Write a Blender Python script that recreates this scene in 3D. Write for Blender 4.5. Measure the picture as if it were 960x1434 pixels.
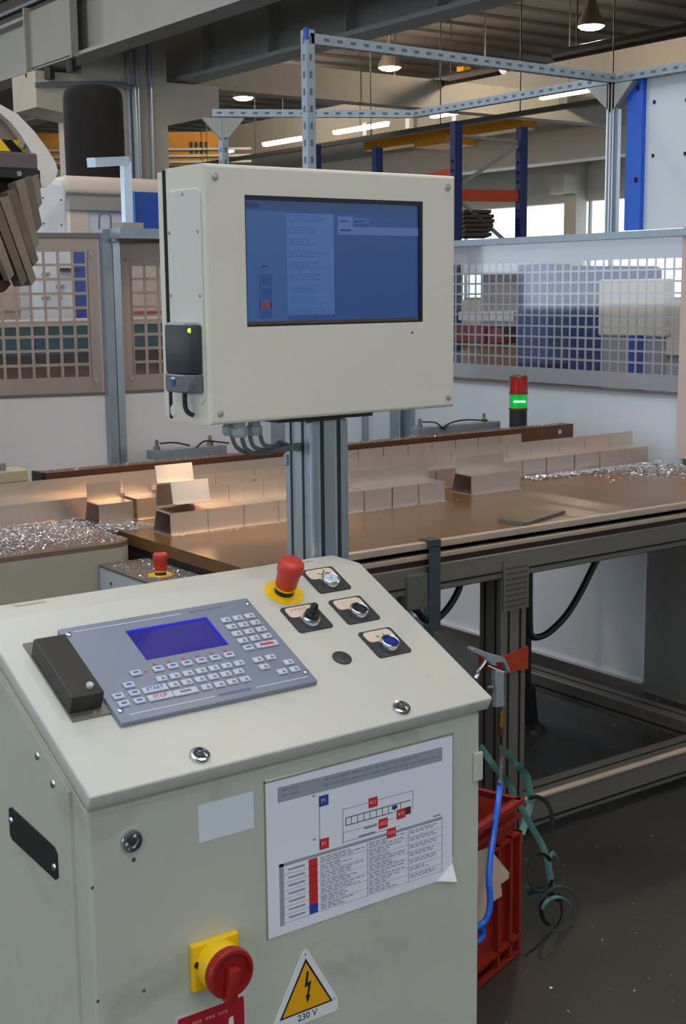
import bpy, bmesh, math, random
from mathutils import Matrix, Vector
random.seed(7)
for o in list(bpy.data.objects): bpy.data.objects.remove(o)
scene = bpy.context.scene
COL = scene.collection

# ------------------------------------------------------------------ camera
F_PX, YAW, PIT, ROL, EYE = 1875.4, math.radians(54.008), math.radians(9.437), math.radians(-0.599), 1.5
FW = Vector((math.cos(YAW)*math.cos(PIT), math.sin(YAW)*math.cos(PIT), -math.sin(PIT)))
_r0 = Vector((math.sin(YAW), -math.cos(YAW), 0)); _u0 = _r0.cross(FW)
RT = _r0*math.cos(ROL) + _u0*math.sin(ROL); UP = _u0*math.cos(ROL) - _r0*math.sin(ROL)
CAM = Vector((0, 0, EYE))
cd = bpy.data.cameras.new('camera'); cam = bpy.data.objects.new('camera', cd); COL.objects.link(cam)
cd.sensor_fit = 'VERTICAL'; cd.sensor_height = 24.0; cd.lens = F_PX/1434*24.0
cd.clip_start = 0.05; cd.clip_end = 200
cam.matrix_world = Matrix(((RT.x, UP.x, -FW.x, 0), (RT.y, UP.y, -FW.y, 0), (RT.z, UP.z, -FW.z, EYE), (0, 0, 0, 1)))
scene.camera = cam

# ------------------------------------------------------------------ world, exposure
w = bpy.data.worlds.new('world'); scene.world = w; w.use_nodes = True
bg = w.node_tree.nodes['Background']; bg.inputs[0].default_value = (0.82, 0.95, 1.08, 1); bg.inputs[1].default_value = 1.7
vs = scene.view_settings
vs.view_transform = 'Standard'; vs.look = 'None'; vs.gamma = 1; vs.use_curve_mapping = False; vs.exposure = 0.22

def area(name, loc, rot, sx, sy, power, col):
    l = bpy.data.lights.new(name, 'AREA'); l.shape = 'RECTANGLE'; l.size = sx; l.size_y = sy; l.energy = power; l.color = col
    o = bpy.data.objects.new(name, l); o.location = loc; o.rotation_euler = rot; COL.objects.link(o); return o

# ------------------------------------------------------------------ measuring helpers: real points from a sight line and a known plane
def _ray(x, y): return RT*((x-480)/F_PX) + UP*((717-y)/F_PX) + FW
def PZ(x, y, z): d = _ray(x, y); return CAM + d*((z-EYE)/d.z)
def PY(x, y, Y): d = _ray(x, y); return CAM + d*(Y/d.y)
def PX(x, y, X): d = _ray(x, y); return CAM + d*(X/d.x)
def PD(x, y, D): return CAM + _ray(x, y)*D

# ------------------------------------------------------------------ materials
def lin(c):
    return tuple(((v/255)/12.92 if v/255 <= .04045 else ((v/255+.055)/1.055)**2.4) for v in c) + (1,)
MATS = {}
def mat(name, rgb, rough=.5, metal=0., var=0., vscale=8., dark=None, stain=0., sscale=3., scol=None, bump=0., bscale=60., coat=0., emit=0., ecol=None, stretch=None, spec=.5, grain=0.):
    if name in MATS: return MATS[name]
    m = bpy.data.materials.new(name); m.use_nodes = True; nt = m.node_tree; N = nt.nodes; Lk = nt.links
    b = N['Principled BSDF']; col = lin(rgb)
    b.inputs['Base Color'].default_value = col; b.inputs['Roughness'].default_value = rough; b.inputs['Metallic'].default_value = metal
    b.inputs['Specular IOR Level'].default_value = spec
    if coat: b.inputs['Coat Weight'].default_value = coat; b.inputs['Coat Roughness'].default_value = .08
    if emit: b.inputs['Emission Color'].default_value = lin(ecol or rgb); b.inputs['Emission Strength'].default_value = emit
    if var or stain or bump or grain:
        tc = N.new('ShaderNodeTexCoord'); mp = N.new('ShaderNodeMapping'); Lk.new(tc.outputs['Object'], mp.inputs[0])
        if stretch: mp.inputs['Scale'].default_value = stretch
        src = None
        if var:
            n = N.new('ShaderNodeTexNoise'); n.inputs['Scale'].default_value = vscale; n.inputs['Detail'].default_value = 5; Lk.new(mp.outputs[0], n.inputs['Vector'])
            r = N.new('ShaderNodeMapRange'); r.inputs[1].default_value = .3; r.inputs[2].default_value = .7; Lk.new(n.outputs[0], r.inputs[0])
            x = N.new('ShaderNodeMix'); x.data_type = 'RGBA'; x.inputs[6].default_value = col
            dk = lin(dark) if dark else tuple(v*(1-var) for v in col[:3]) + (1,)
            x.inputs[7].default_value = dk; Lk.new(r.outputs[0], x.inputs[0]); src = x.outputs[2]
        if stain:
            n = N.new('ShaderNodeTexNoise'); n.inputs['Scale'].default_value = sscale; n.inputs['Detail'].default_value = 8; n.inputs['Roughness'].default_value = .65; n.inputs['Distortion'].default_value = .6
            Lk.new(tc.outputs['Object'], n.inputs['Vector'])
            r = N.new('ShaderNodeMapRange'); r.inputs[1].default_value = .55; r.inputs[2].default_value = .78; r.inputs[4].default_value = stain; Lk.new(n.outputs[0], r.inputs[0])
            x = N.new('ShaderNodeMix'); x.data_type = 'RGBA'; x.inputs[7].default_value = lin(scol or (90, 85, 70))
            if src: Lk.new(src, x.inputs[6])
            else: x.inputs[6].default_value = col
            Lk.new(r.outputs[0], x.inputs[0]); src = x.outputs[2]
        if grain:
            n = N.new('ShaderNodeTexNoise'); n.inputs['Scale'].default_value = 700; n.inputs['Detail'].default_value = 2; Lk.new(tc.outputs['Object'], n.inputs['Vector'])
            r = N.new('ShaderNodeMapRange'); r.inputs[1].default_value = .3; r.inputs[2].default_value = .7; r.inputs[3].default_value = 1-grain; r.inputs[4].default_value = 1+grain; Lk.new(n.outputs[0], r.inputs[0])
            x = N.new('ShaderNodeMix'); x.data_type = 'RGBA'; x.blend_type = 'MULTIPLY'; x.inputs[0].default_value = 1
            if src: Lk.new(src, x.inputs[6])
            else: x.inputs[6].default_value = col
            cb = N.new('ShaderNodeCombineColor')
            for i in range(3): Lk.new(r.outputs[0], cb.inputs[i])
            Lk.new(cb.outputs[0], x.inputs[7]); src = x.outputs[2]
        if src: Lk.new(src, b.inputs['Base Color'])
        if bump:
            n = N.new('ShaderNodeTexNoise'); n.inputs['Scale'].default_value = bscale; n.inputs['Detail'].default_value = 4; Lk.new(mp.outputs[0], n.inputs['Vector'])
            bp = N.new('ShaderNodeBump'); bp.inputs['Strength'].default_value = bump; bp.inputs['Distance'].default_value = .002; Lk.new(n.outputs[0], bp.inputs['Height']); Lk.new(bp.outputs[0], b.inputs['Normal'])
    MATS[name] = m; return m

cream = mat('console_paint', (208, 207, 197), .42, var=.08, vscale=3.5, stain=.25, sscale=7, scol=(130, 128, 114), bump=.08, bscale=300)
cream_f = mat('cabinet_paint', (198, 200, 184), .45, var=.08, vscale=4, stain=.5, sscale=6, scol=(104, 102, 88), bump=.08, bscale=300)
monp = mat('monitor_paint', (226, 219, 205), .45, var=.05, vscale=3, stain=.12, sscale=9, scol=(150, 140, 118), bump=.08, bscale=350)
alu = mat('aluminium_extrusion', (206, 218, 228), .28, .85, var=.10, vscale=20, stretch=(1, 1, .08))
alud = mat('anodised_frame', (136, 130, 120), .45, .6, var=.18, vscale=14, stretch=(.1, 1, 1))
aluf = mat('cut_aluminium', (228, 214, 202), .33, .9, var=.10, vscale=30, stretch=(12, .3, .3), bump=.04, bscale=40)
steel = mat('bright_steel', (200, 200, 200), .22, 1.)
zinc = mat('zinc_steel', (160, 172, 182), .4, .55, var=.15, vscale=25)
black = mat('black_plastic', (26, 26, 28), .45)
blackm = mat('black_gap', (8, 8, 9), .8)
dgrey = mat('dark_grey_plastic', (52, 53, 56), .5, grain=.15)
brown = mat('phenolic_brown', (116, 82, 46), .28, var=.16, vscale=5, stain=.2, sscale=4, scol=(96, 66, 40), spec=.6)
brownd = mat('phenolic_dark', (96, 58, 34), .4, var=.15, vscale=10)
white = mat('white_paint', (226, 226, 228), .5, var=.05, vscale=4)
whitef = mat('fence_white_sheet', (208, 215, 222), .4, var=.08, vscale=2.5, stain=.08, sscale=5, scol=(180, 176, 170))
yellow = mat('signal_yellow', (246, 200, 12), .4)
red = mat('button_red', (196, 58, 42), .42)
blue = mat('machine_blue', (22, 74, 170), .45, var=.1)
rackblue = mat('rack_blue', (22, 38, 110), .5, var=.1)
orange = mat('rack_orange', (206, 72, 34), .5, var=.1)
craney = mat('crane_yellow', (236, 164, 10), .5, var=.12)
concrete = mat('concrete_paint', (206, 200, 186), .7, var=.06, vscale=1.2)
steelp = mat('painted_girder', (164, 168, 166), .55, var=.08, vscale=1.5)
steeld = mat('dark_girder', (158, 160, 156), .6, var=.1, vscale=1.5)
paper = mat('paper', (236, 238, 246), .6)
ink = mat('ink_grey', (120, 122, 130), .7)
inkd = mat('ink_dark', (60, 62, 72), .7)
inkred = mat('ink_red', (206, 44, 44), .6)
inkblue = mat('ink_blue', (34, 74, 160), .6)
cablem = mat('grey_cable', (98, 106, 110), .5)
cableb = mat('black_cable', (22, 22, 23), .5)

# ------------------------------------------------------------------ mesh builder
WM = {}
class MB:
    def __init__(self, T=None): self.v = []; self.f = []; self.T = T or Matrix.Identity(4)
    def add(self, vs, fs, T=None):
        k = len(self.v); self.cuts = getattr(self, 'cuts', []) + [(k, len(self.f))]; A = self.T @ T if T else self.T
        self.v += [A @ Vector(p) for p in vs]; self.f += [tuple(i+k for i in f) for f in fs]; return self
    def box(self, x0, x1, y0, y1, z0, z1, T=None):
        return self.add([(x0,y0,z0),(x1,y0,z0),(x1,y1,z0),(x0,y1,z0),(x0,y0,z1),(x1,y0,z1),(x1,y1,z1),(x0,y1,z1)],
                        [(0,3,2,1),(4,5,6,7),(0,1,5,4),(1,2,6,5),(2,3,7,6),(3,0,4,7)], T)
    def bbox(self, x0, x1, y0, y1, z0, z1, r=.004, n=2, T=None):
        bm = bmesh.new(); bmesh.ops.create_cube(bm, size=1)
        for q in bm.verts: q.co = Vector(((x0+x1)/2+q.co.x*(x1-x0), (y0+y1)/2+q.co.y*(y1-y0), (z0+z1)/2+q.co.z*(z1-z0)))
        bmesh.ops.bevel(bm, geom=bm.edges[:], offset=r, segments=n, affect='EDGES', profile=.5)
        bm.verts.index_update(); self.add([q.co[:] for q in bm.verts], [[q.index for q in f.verts] for f in bm.faces], T); bm.free(); return self
    def prism(self, poly, h0, h1, T=None):            # polygon in local xy, extruded along local z
        n = len(poly)
        a = sum(poly[i][0]*poly[(i+1)%n][1]-poly[(i+1)%n][0]*poly[i][1] for i in range(n))
        if a < 0: poly = poly[::-1]
        return self.add([(p[0],p[1],h0) for p in poly]+[(p[0],p[1],h1) for p in poly],
                        [tuple(range(n-1,-1,-1)), tuple(range(n,2*n))]+[(i,(i+1)%n,n+(i+1)%n,n+i) for i in range(n)], T)
    def lathe(self, prof, n=24, T=None, cap=True):    # prof: (radius, height) along local z
        vs = []; fs = []
        for r, h in prof:
            for i in range(n): a = 2*math.pi*i/n; vs.append((r*math.cos(a), r*math.sin(a), h))
        for k in range(len(prof)-1):
            for i in range(n): j = (i+1)%n; fs.append((k*n+i, k*n+j, (k+1)*n+j, (k+1)*n+i))
        if cap: fs.append(tuple(range(n-1,-1,-1))); fs.append(tuple(range((len(prof)-1)*n, len(prof)*n)))
        return self.add(vs, fs, T)
    def cyl(self, p0, p1, r, n=16, r1=None):
        p0, p1 = Vector(p0), Vector(p1); d = p1-p0; q = d.to_track_quat('Z', 'Y').to_matrix().to_4x4()
        return self.lathe([(r, 0), (r if r1 is None else r1, d.length)], n, Matrix.Translation(p0) @ q)
    def tube(self, pts, r, n=10, smooth=6, flat=None, upv=(0,0,1)):
        P = [Vector(p) for p in pts]
        if smooth and len(P) > 2:
            Q = []
            E = [P[0]*2-P[1]]+P+[P[-1]*2-P[-2]]
            for i in range(1, len(E)-2):
                for k in range(smooth):
                    t = k/smooth; a,b,c,d = E[i-1:i+3]
                    Q.append(.5*((2*b)+(c-a)*t+(2*a-5*b+4*c-d)*t*t+(3*b-a-3*c+d)*t**3))
            P = Q+[P[-1]]
        up = Vector(upv); vs = []; fs = []; prev = None
        for i, p in enumerate(P):
            t = (P[min(i+1,len(P)-1)]-P[max(i-1,0)]).normalized()
            s = (prev - t*prev.dot(t)) if prev else t.cross(up)
            if s.length < 1e-4: s = t.cross(Vector((1,0,0)))
            s.normalize(); prev = s; u = s.cross(t)
            for k in range(n):
                a = 2*math.pi*k/n
                vs.append(p + s*(math.cos(a)*r) + u*(math.sin(a)*(flat if flat else r)))
        for i in range(len(P)-1):
            for k in range(n): j=(k+1)%n; fs.append((i*n+k, i*n+j, (i+1)*n+j, (i+1)*n+k))
        fs.append(tuple(range(n-1,-1,-1))); fs.append(tuple(range((len(P)-1)*n, len(P)*n)))
        return self.add(vs, fs)
    def text(self, s, size, T, align='CENTER'):
        cu = bpy.data.curves.new('t', 'FONT'); cu.body = s; cu.size = size; cu.align_x = align; cu.align_y = 'CENTER'; cu.resolution_u = 2; cu.extrude = .0002
        o = bpy.data.objects.new('t', cu); COL.objects.link(o); dg = bpy.context.evaluated_depsgraph_get(); me = bpy.data.meshes.new_from_object(o.evaluated_get(dg))
        self.add([v.co[:] for v in me.vertices], [tuple(p.vertices) for p in me.polygons], T)
        bpy.data.objects.remove(o); bpy.data.curves.remove(cu); bpy.data.meshes.remove(me); return self
    def each(self, name, m, parent=None, smooth=False, group=1):
        """every added shape (or run of `group` shapes) becomes a part of its own"""
        c = self.cuts[::group]+[(len(self.v), len(self.f))]; out = []
        for (v0, f0), (v1, f1) in zip(c, c[1:]):
            q = MB(); q.v = self.v[v0:v1]; q.f = [tuple(i-v0 for i in f) for f in self.f[f0:f1]]; out.append(q.build(name, m, parent, smooth))
        return out
    def build(self, name, m, parent=None, smooth=False, label=None, kind=None):
        me = bpy.data.meshes.new(name); W = WM[parent.name] if parent else None
        if W: Wi = W.inverted(); vs = [Wi @ p for p in self.v]
        else: vs = self.v
        me.from_pydata([tuple(p) for p in vs], [], self.f); me.materials.append(m); me.update()
        if smooth:
            me.polygons.foreach_set('use_smooth', [True]*len(me.polygons)); me.set_sharp_from_angle(angle=math.radians(40))
        o = bpy.data.objects.new(name, me); COL.objects.link(o)
        if parent: o.parent = parent; WM[o.name] = W
        else: WM[o.name] = Matrix.Identity(4)
        if label: o['label'] = label
        if kind: o['kind'] = kind
        return o
def tag(o, label, cat=None, group=None, kind=None):
    o['label'] = label
    if cat: o['category'] = cat
    if group: o['group'] = group
    if kind: o['kind'] = kind
    return o
def thing(name, label, cat, loc=(0,0,0), group=None, rz=0, kind=None):
    o = bpy.data.objects.new(name, None); o.empty_display_size = .1; o.location = loc; o.rotation_euler = (0,0,rz); COL.objects.link(o)
    WM[o.name] = Matrix.Translation(Vector(loc)) @ Matrix.Rotation(rz, 4, 'Z')
    tag(o, label, cat, group, kind); return o
def solo(mb, name, m, label, cat, group=None, smooth=False):
    """one-mesh thing with its origin at its base"""
    xs=[p.x for p in mb.v]; ys=[p.y for p in mb.v]; zs=[p.z for p in mb.v]
    c = Vector(((min(xs)+max(xs))/2,(min(ys)+max(ys))/2,min(zs)))
    mb.v = [p-c for p in mb.v]; o = mb.build(name, m, None, smooth); o.location = c; WM[o.name] = Matrix.Translation(c)
    return tag(o, label, cat, group)
def share(src, T_world, parent, name=None):
    """another copy of a part's mesh, moved by T (in the parent's frame)"""
    c = src.copy(); COL.objects.link(c); c.parent = parent; c.matrix_local = T_world; WM[c.name] = WM[parent.name]
    return c
def frame(o, X, Y, Z): 
    return Matrix(((X[0],Y[0],Z[0],o[0]),(X[1],Y[1],Z[1],o[1]),(X[2],Y[2],Z[2],o[2]),(0,0,0,1)))
def struct(mb, name, m): 
    o = mb.build(name, m); o['kind'] = 'structure'; return o


# ================================================================== the hall
floor_m = mat('hall_floor', (62, 59, 54), .5, var=.35, vscale=2.2, stain=.5, sscale=1.1, scol=(38, 35, 32), bump=.15, bscale=40)
wallm = mat('hall_wall', (206, 204, 196), .7, var=.08, vscale=.6)
roofm = mat('roof_deck', (78, 75, 69), .6, var=.08, vscale=.8)
struct(MB().box(-9, 24, -9, 42, -.1, 0), 'floor', floor_m)
# roof deck with open skylight bands, assumed out of view to let light in
ceil = thing('ceiling', 'ribbed steel roof deck of the hall with assumed skylight bands', None, (0,0,5.9), kind='structure')
if 'category' in ceil: del ceil['category']
mbd = MB()
ROOF = [(-9, -1.4), (2.0, 24)]
for a, b in ROOF: mbd.box(a, b, -9, 42, 5.95, 6.0)
mbd.build('deck', roofm, ceil)
mbr = MB()
for i in range(46):
    y = 6+i*.75; mbr.box(9.5, 24, y, y+.3, 5.9, 5.95)
mbr.each('deck_rib', roofm, ceil)
# far side wall with its window band, seen behind the rack
wr = thing('wall_right', 'far hall wall with grey cladding above a bright window band', None, (23.3, 20, 0), kind='structure')
MB().box(23.3, 23.6, -9, 42, 3.46, 6).build('upper_cladding', wallm, wr)
MB().box(23.3, 23.6, -9, 42, 0, 1.2).build('lower_cladding', wallm, wr)
glassw = mat('window_glass', (235, 240, 245), .05)
def clearmat(name, tint, fac, rough=.05):
    m = bpy.data.materials.new(name); m.use_nodes = True; nt = m.node_tree; nt.nodes.clear()
    o = nt.nodes.new('ShaderNodeOutputMaterial'); mx = nt.nodes.new('ShaderNodeMixShader'); t = nt.nodes.new('ShaderNodeBsdfTransparent'); g = nt.nodes.new('ShaderNodeBsdfGlossy')
    t.inputs[0].default_value = tint; g.inputs['Roughness'].default_value = rough; lw = nt.nodes.new('ShaderNodeLayerWeight'); lw.inputs[0].default_value = .5
    pw = nt.nodes.new('ShaderNodeMath'); pw.operation = 'POWER'; pw.inputs[1].default_value = 3.0; nt.links.new(lw.outputs['Facing'], pw.inputs[0])
    mr = nt.nodes.new('ShaderNodeMapRange'); mr.inputs[3].default_value = fac*.35; mr.inputs[4].default_value = min(1, fac*4); nt.links.new(pw.outputs[0], mr.inputs[0]); nt.links.new(mr.outputs[0], mx.inputs[0]); nt.links.new(t.outputs[0], mx.inputs[1]); nt.links.new(g.outputs[0], mx.inputs[2]); nt.links.new(mx.outputs[0], o.inputs[0])
    MATS[name] = m; return m
pane_m = clearmat('clear_pane', (.97,.98,.98,1), .15)
k = 0
for y0 in range(-8, 42, 5):
    k += 1
    wn = thing('window_%d' % k, 'bright window bay in the far hall wall', None, (23.3, y0+2.4, 1.2), kind='structure')
    MB().box(23.40, 23.41, y0+.35, y0+4.65, 1.25, 3.46).build('pane', pane_m, wn)
    fr = MB()
    for yy in (y0+.3, y0+4.65): fr.box(23.36, 23.44, yy, yy+.05, 1.2, 3.46)
    fr.box(23.36, 23.44, y0+.3, y0+4.7, 1.2, 1.26)
    fr.build('frame', steeld, wn)
for i, y in enumerate((22.35, 27.35, 17.35, 12.35)):
    t = thing('wall_column', ['white wall column between the bright windows, under the far girder', 'white wall column left of the bright windows, behind the blue rack', 'white wall column at the right, behind the upper white panel', 'white wall column far right, beyond the blue edged panel'][i], 'column', (22.9, y, 0), 'columns along the window wall')
    MB().box(22.95, 23.3, y, y+.38, 0, 5.9).build('shaft', concrete, t)
    MB().box(22.5, 22.95, y-.05, y+.43, 3.62, 4.03).build('corbel', concrete, t)
wl = thing('wall_left', 'hall wall with an assumed high window band, left of the camera', None, (-9, 10, 0), kind='structure')
MB().box(-9.3, -9, -9, 42, 0, 1.0).build('lower_cladding', wallm, wl); MB().box(-9.3, -9, -9, 42, 4.4, 6).build('upper_cladding', wallm, wl)  # open band between the claddings: assumed unseen windows letting daylight in
wb = thing('wall_back', 'closed hall wall at the far end of the hall', None, (8, 42, 0), kind='structure')
MB().box(-9, 24, 42, 42.3, 0, 6).build('cladding', wallm, wb)
wf = thing('wall_front', 'hall wall behind the camera', None, (8, -9, 0), kind='structure')
MB().box(-9, 24, -9.3, -9, 0, 2.8).build('lower_cladding', wallm, wf); MB().box(-9, 24, -9.3, -9, 4.2, 6).build('upper_cladding', wallm, wf)  # gap between claddings is an assumed, unseen window band for daylight

# concrete column with corbels
t = thing('concrete_column', 'cream concrete column with corbels behind the black drum', 'column', (7.95, 15.8, 0))
MB().box(7.4, 8.56, 15.47, 16.2, 0, 5.9).build('shaft', concrete, t)
T = frame((0,15.47,0),(1,0,0),(0,0,1),(0,-1,0))
MB(T).prism([(8.56,4.1),(9.32,4.1),(9.32,3.75),(8.56,3.57)], -.7, 0).build('corbel', concrete, t)
MB(T).prism([(7.4,4.1),(6.8,4.1),(6.8,3.68),(7.4,3.6)], -.7, 0).build('corbel', concrete, t)
mb = MB()
for x in (8.0, 8.12, 8.3): mb.cyl((x,15.43,1), (x,15.43,4.6), .025, 8)
mb.each('conduit', zinc, t)
mb = MB(); mb.tube([(6.75,15.4,3.92),(7.6,15.4,4.0),(8.0,15.4,3.98),(8.06,15.4,3.7),(8.06,15.4,1)], .03, 8); mb.build('pipe', zinc, t)

def ibeam(mb, ax, c0, c1, p, z0, z1, wf=.3, tw=.03, tf=.04):
    """I-beam along axis ax from c0 to c1, centred at p on the other axis"""
    def bx(a, b, za, zb):
        if ax == 'Y': mb.box(p+a, p+b, c0, c1, za, zb)
        else: mb.box(c0, c1, p+a, p+b, za, zb)
    bx(-wf/2, wf/2, z0, z0+tf); bx(-wf/2, wf/2, z1-tf, z1); bx(-tw/2, tw/2, z0+tf, z1-tf)
t = thing('crane_girder', 'pale grey runway girder crossing the top left corner on the left corbel', 'girder', (7.05, 10, 4.14))
mb = MB(); ibeam(mb, 'Y', 2.5, 30, 7.05, 4.14, 4.8, .32); mb.build('beam', steelp, t)
MB().box(6.86, 6.9, 14.5, 15.72, 4.16, 4.80).build('gusset_plate', steeld, t)
MB().box(6.80, 6.89, 14.46, 14.5, 4.12, 4.8).build('stiffener', steeld, t)
MB().box(6.80, 6.89, 15.72, 15.76, 4.05, 4.85).build('stiffener', steeld, t)
mb = MB()
for y in (14.8, 15.4): mb.cyl((6.95,y,4.0),(6.95,y,4.16),.06,10)
mb.each('bolt', black, t)
t = thing('crane_girder', 'dark grey runway girder rising to the right on the right corbel', 'girder', (8.85, 10, 4.14))
mb = MB(); mb.box(8.88,8.92,2.5,30,4.18,4.95); mb.box(8.73,9.07,2.5,30,4.91,4.95); mb.build('beam', steeld, t); MB().box(8.73,9.07,2.5,30,4.13,4.18).build('bottom_flange', steelp, t)  # flange takes the paler girder colour so it looks lit against the web
for y in (14.9, 13.4, 11.9, 10.4, 8.9): MB().box(8.75, 8.88, y, y+.04, 4.2, 4.9).build('stiffener', steeld, t)
t = thing('service_beam', 'dark service beam with pipes above the runway girder in the top left corner', 'beam', (7.2, 10, 4.8))
MB().box(7.12, 7.3, 2.5, 30, 4.81, 5.6).build('beam', mat('service_dark',(70,70,66),.6,var=.2), t)
mb = MB()
for k, z in enumerate((5.12, 5.22)): mb.cyl((7.06, 2.5, z-.12+.1*k), (7.06, 30, z-.12+.1*k), .03, 8)
mb.each('pipe', zinc, t)
t = thing('cross_beam', 'cream roof beam running right from the right corbel', 'beam', (15, 16.6, 4.24))
MB().box(9.33, 20.1, 16.5, 16.8, 4.24, 4.68).build('beam', mat('cross_beam_paint',(176,170,156),.7,var=.06), t)
t = thing('roof_beam', 'pale roof beam near the upper right lamp', 'beam', (15, 12, 5.5))
MB().box(9.2, 22.7, 11.2, 11.5, 5.35, 5.8).build('beam', steelp, t)
t = thing('roof_beam', 'pale deep roof beam behind the dark heater tubes', 'beam', (16.6, 18, 4.3))
MB().box(16.6, 16.9, 9, 36, 4.45, 5.2).build('beam', mat('beam_grey',(96,94,88),.7,var=.08), t)
mb = MB()
for i in range(9): y = 11+i*1.35; mb.box(16.5, 16.6, y, y+.12, 4.5, 4.75)
mb.each('bracket', steeld, t)
t = thing('runway_girder', 'pale grey girder above the bright windows behind the blue rack', 'girder', (20.4, 22, 4.1))
mb = MB(); mb.box(20.35, 20.6, 8, 36, 4.08, 4.68); mb.box(20.2, 20.7, 8, 36, 4.04, 4.1); mb.build('beam', mat('far_girder_paint',(240,234,222),.6,var=.05), t)
for i, (x, y0, y1, z, lb) in enumerate([(14.0, PX(704,96,14).y, PX(532,123,14).y, PX(704,96,14).z, 'dark heater tube hanging left of the lamp above the corner rail'), (14.0, 8.6, PX(778,78,14).y, PX(778,78,14).z, 'dark heater tube at the upper right under the roof')]):
    t = thing('heater_tube', lb, 'heater', (x, (y0+y1)/2, z)); MB().cyl((x,y0,z),(x,y1,z),.085,12).build('tube', black, t)
    mb = MB()
    for yy in (y0+.4, y1-.4): mb.cyl((x,yy,z+.08),(x,yy,5.9),.012,6)
    mb.each('hanger', black, t)
# cable tray
t = thing('cable_tray', 'long dark cable tray sloping across behind the blue rack posts', 'tray', (13, 16, 3.4))
za = PX(560,185,12.5).z
MB().box(12.46, 12.54, 9, 24, za-.04, za+.02).build('tray', mat('tray_dark',(52,54,48),.6), t)
mb = MB()
for i in range(9): y = 10+i*1.6; mb.cyl((12.5,y,za),(12.5,y,5.9),.009,6)
mb.each('hanger', black, t)
# strip lights
tube_m = mat('tube_glow', (255, 244, 220), .5, emit=3.2)
zt = PX(560,172,15.0).z
for i, (y0, y1) in enumerate([(10.0,11.3),(12.0,13.1),(14.2,15.4),(17.0,18.0),(19.2,20.8),(21.8,23.2),(24.4,25.8),(27,28.4)]):
    nm = ['nearest', 'second nearest', 'third nearest', 'fourth nearest', 'fourth farthest', 'third farthest', 'second farthest', 'farthest'][i]
    t = thing('strip_light', nm+' fluorescent strip light of the row above the dark cable tray', 'light', (15, (y0+y1)/2, zt), 'fluorescent strip lights')
    MB().box(14.95, 15.05, y0, y1, zt+.02, zt+.06).build('housing', white, t); MB().box(14.95, 15.05, y0+.03, y1-.03, zt-.015, zt+.02).build('tube', tube_m, t)
    MB().cyl((15,(y0+y1)/2,zt+.06),(15,(y0+y1)/2,5.95),.008,6).build('hanger', black, t)
# crane bridge and trolley
t = thing('overhead_crane', 'yellow overhead crane with orange railings beyond the blue rack posts', 'crane', (19, 20, 4.2))
a = PX(648,192,18.5); b = PX(720,165,18.5)
MB().box(18.4, 18.8, b.y-.3, a.y+3.2, a.z+.0, b.z+.2).build('box_girder', craney, t)
MB().box(18.2, 19.0, a.y+.2, a.y+1.2, a.z-.12, a.z+.2).build('trolley', craney, t); MB().box(18.5,18.7,a.y,a.y+.2,b.z+.1,5.95).build('hanger', craney, t)
mb = MB()
for i in range(7): y = b.y-1.6+i*.45; mb.box(18.55, 18.62, y, y+.06, b.z-.1, b.z+.55)
mb.box(18.55, 18.6, b.y-1.7, b.y+1.6, b.z+.45, b.z+.5); mb.box(18.55, 18.6, b.y-1.7, b.y+1.6, b.z+.2, b.z+.24)
mb.each('railing_bar', orange, t)
t = thing('overhead_crane', 'dark yellow crane bridge with block lettering behind the concrete column', 'crane', (12, 22, 3.9))
a = PD(233,232,24); b = PD(312,185,24)
T = frame(a, (RT.x,RT.y,0), (0,0,1), (-FW.x,-FW.y,0))
wdt = (b-a).dot(Vector((RT.x,RT.y,0))); hgt = b.z-a.z
mb = MB(T); mb.box(-3.2, wdt, 0, hgt, -.5, 0); mb.build('box_girder', mat('crane_ochre',(170,116,20),.6,var=.3,vscale=3), t)
mb = MB(T)
for i in range(4): mb.box(wdt*.42+i*.09, wdt*.42+i*.09+.05, hgt*.35, hgt*.7, 0, .01)
mb.each('letter_block', black, t)
mb = MB(T)
for z in (.12, .3, .5): mb.box(-3.2, wdt*1.5, hgt*z-.03, hgt*z+.01, .02, .05)
mb.each('rail', steeld, t)
# high-bay lamps
shade_m = mat('lamp_shade', (120, 110, 100), .4, .5); bulb_m = mat('sodium_glow', (255, 214, 150), .5, emit=6, ecol=(255, 196, 120))
LAMPS = [(14.8,14.18,'high bay lamp nearest the upper right corner'),(14.6,18.62,'high bay lamp above the perforated rail right of the tall strut'),(12.25,18.25,'high bay lamp just left of the top of the tall strut'),(14.4,22.98,'high bay lamp above the left end of the perforated rail'),(11.97,26.95,'high bay lamp beside the black drum'),
         (2.5,1.0,'unseen high bay lamp assumed over the aisle in front of the console'),(-2.5,-1.0,'unseen high bay lamp assumed over the aisle behind the camera'),(4.6,4.4,'unseen high bay lamp assumed over the saw table'),(0.2,5.6,'unseen high bay lamp assumed over the saw'),(6.8,0.6,'unseen high bay lamp assumed over the aisle at the right'),(2.2,13.0,'unseen high bay lamp added over the left bay to light the girder'),(2.2,21.0,'unseen high bay lamp added deep in the left bay to light the girder')]  # this line's lamps are assumed, unseen; last two added to brighten the pale girder
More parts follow.
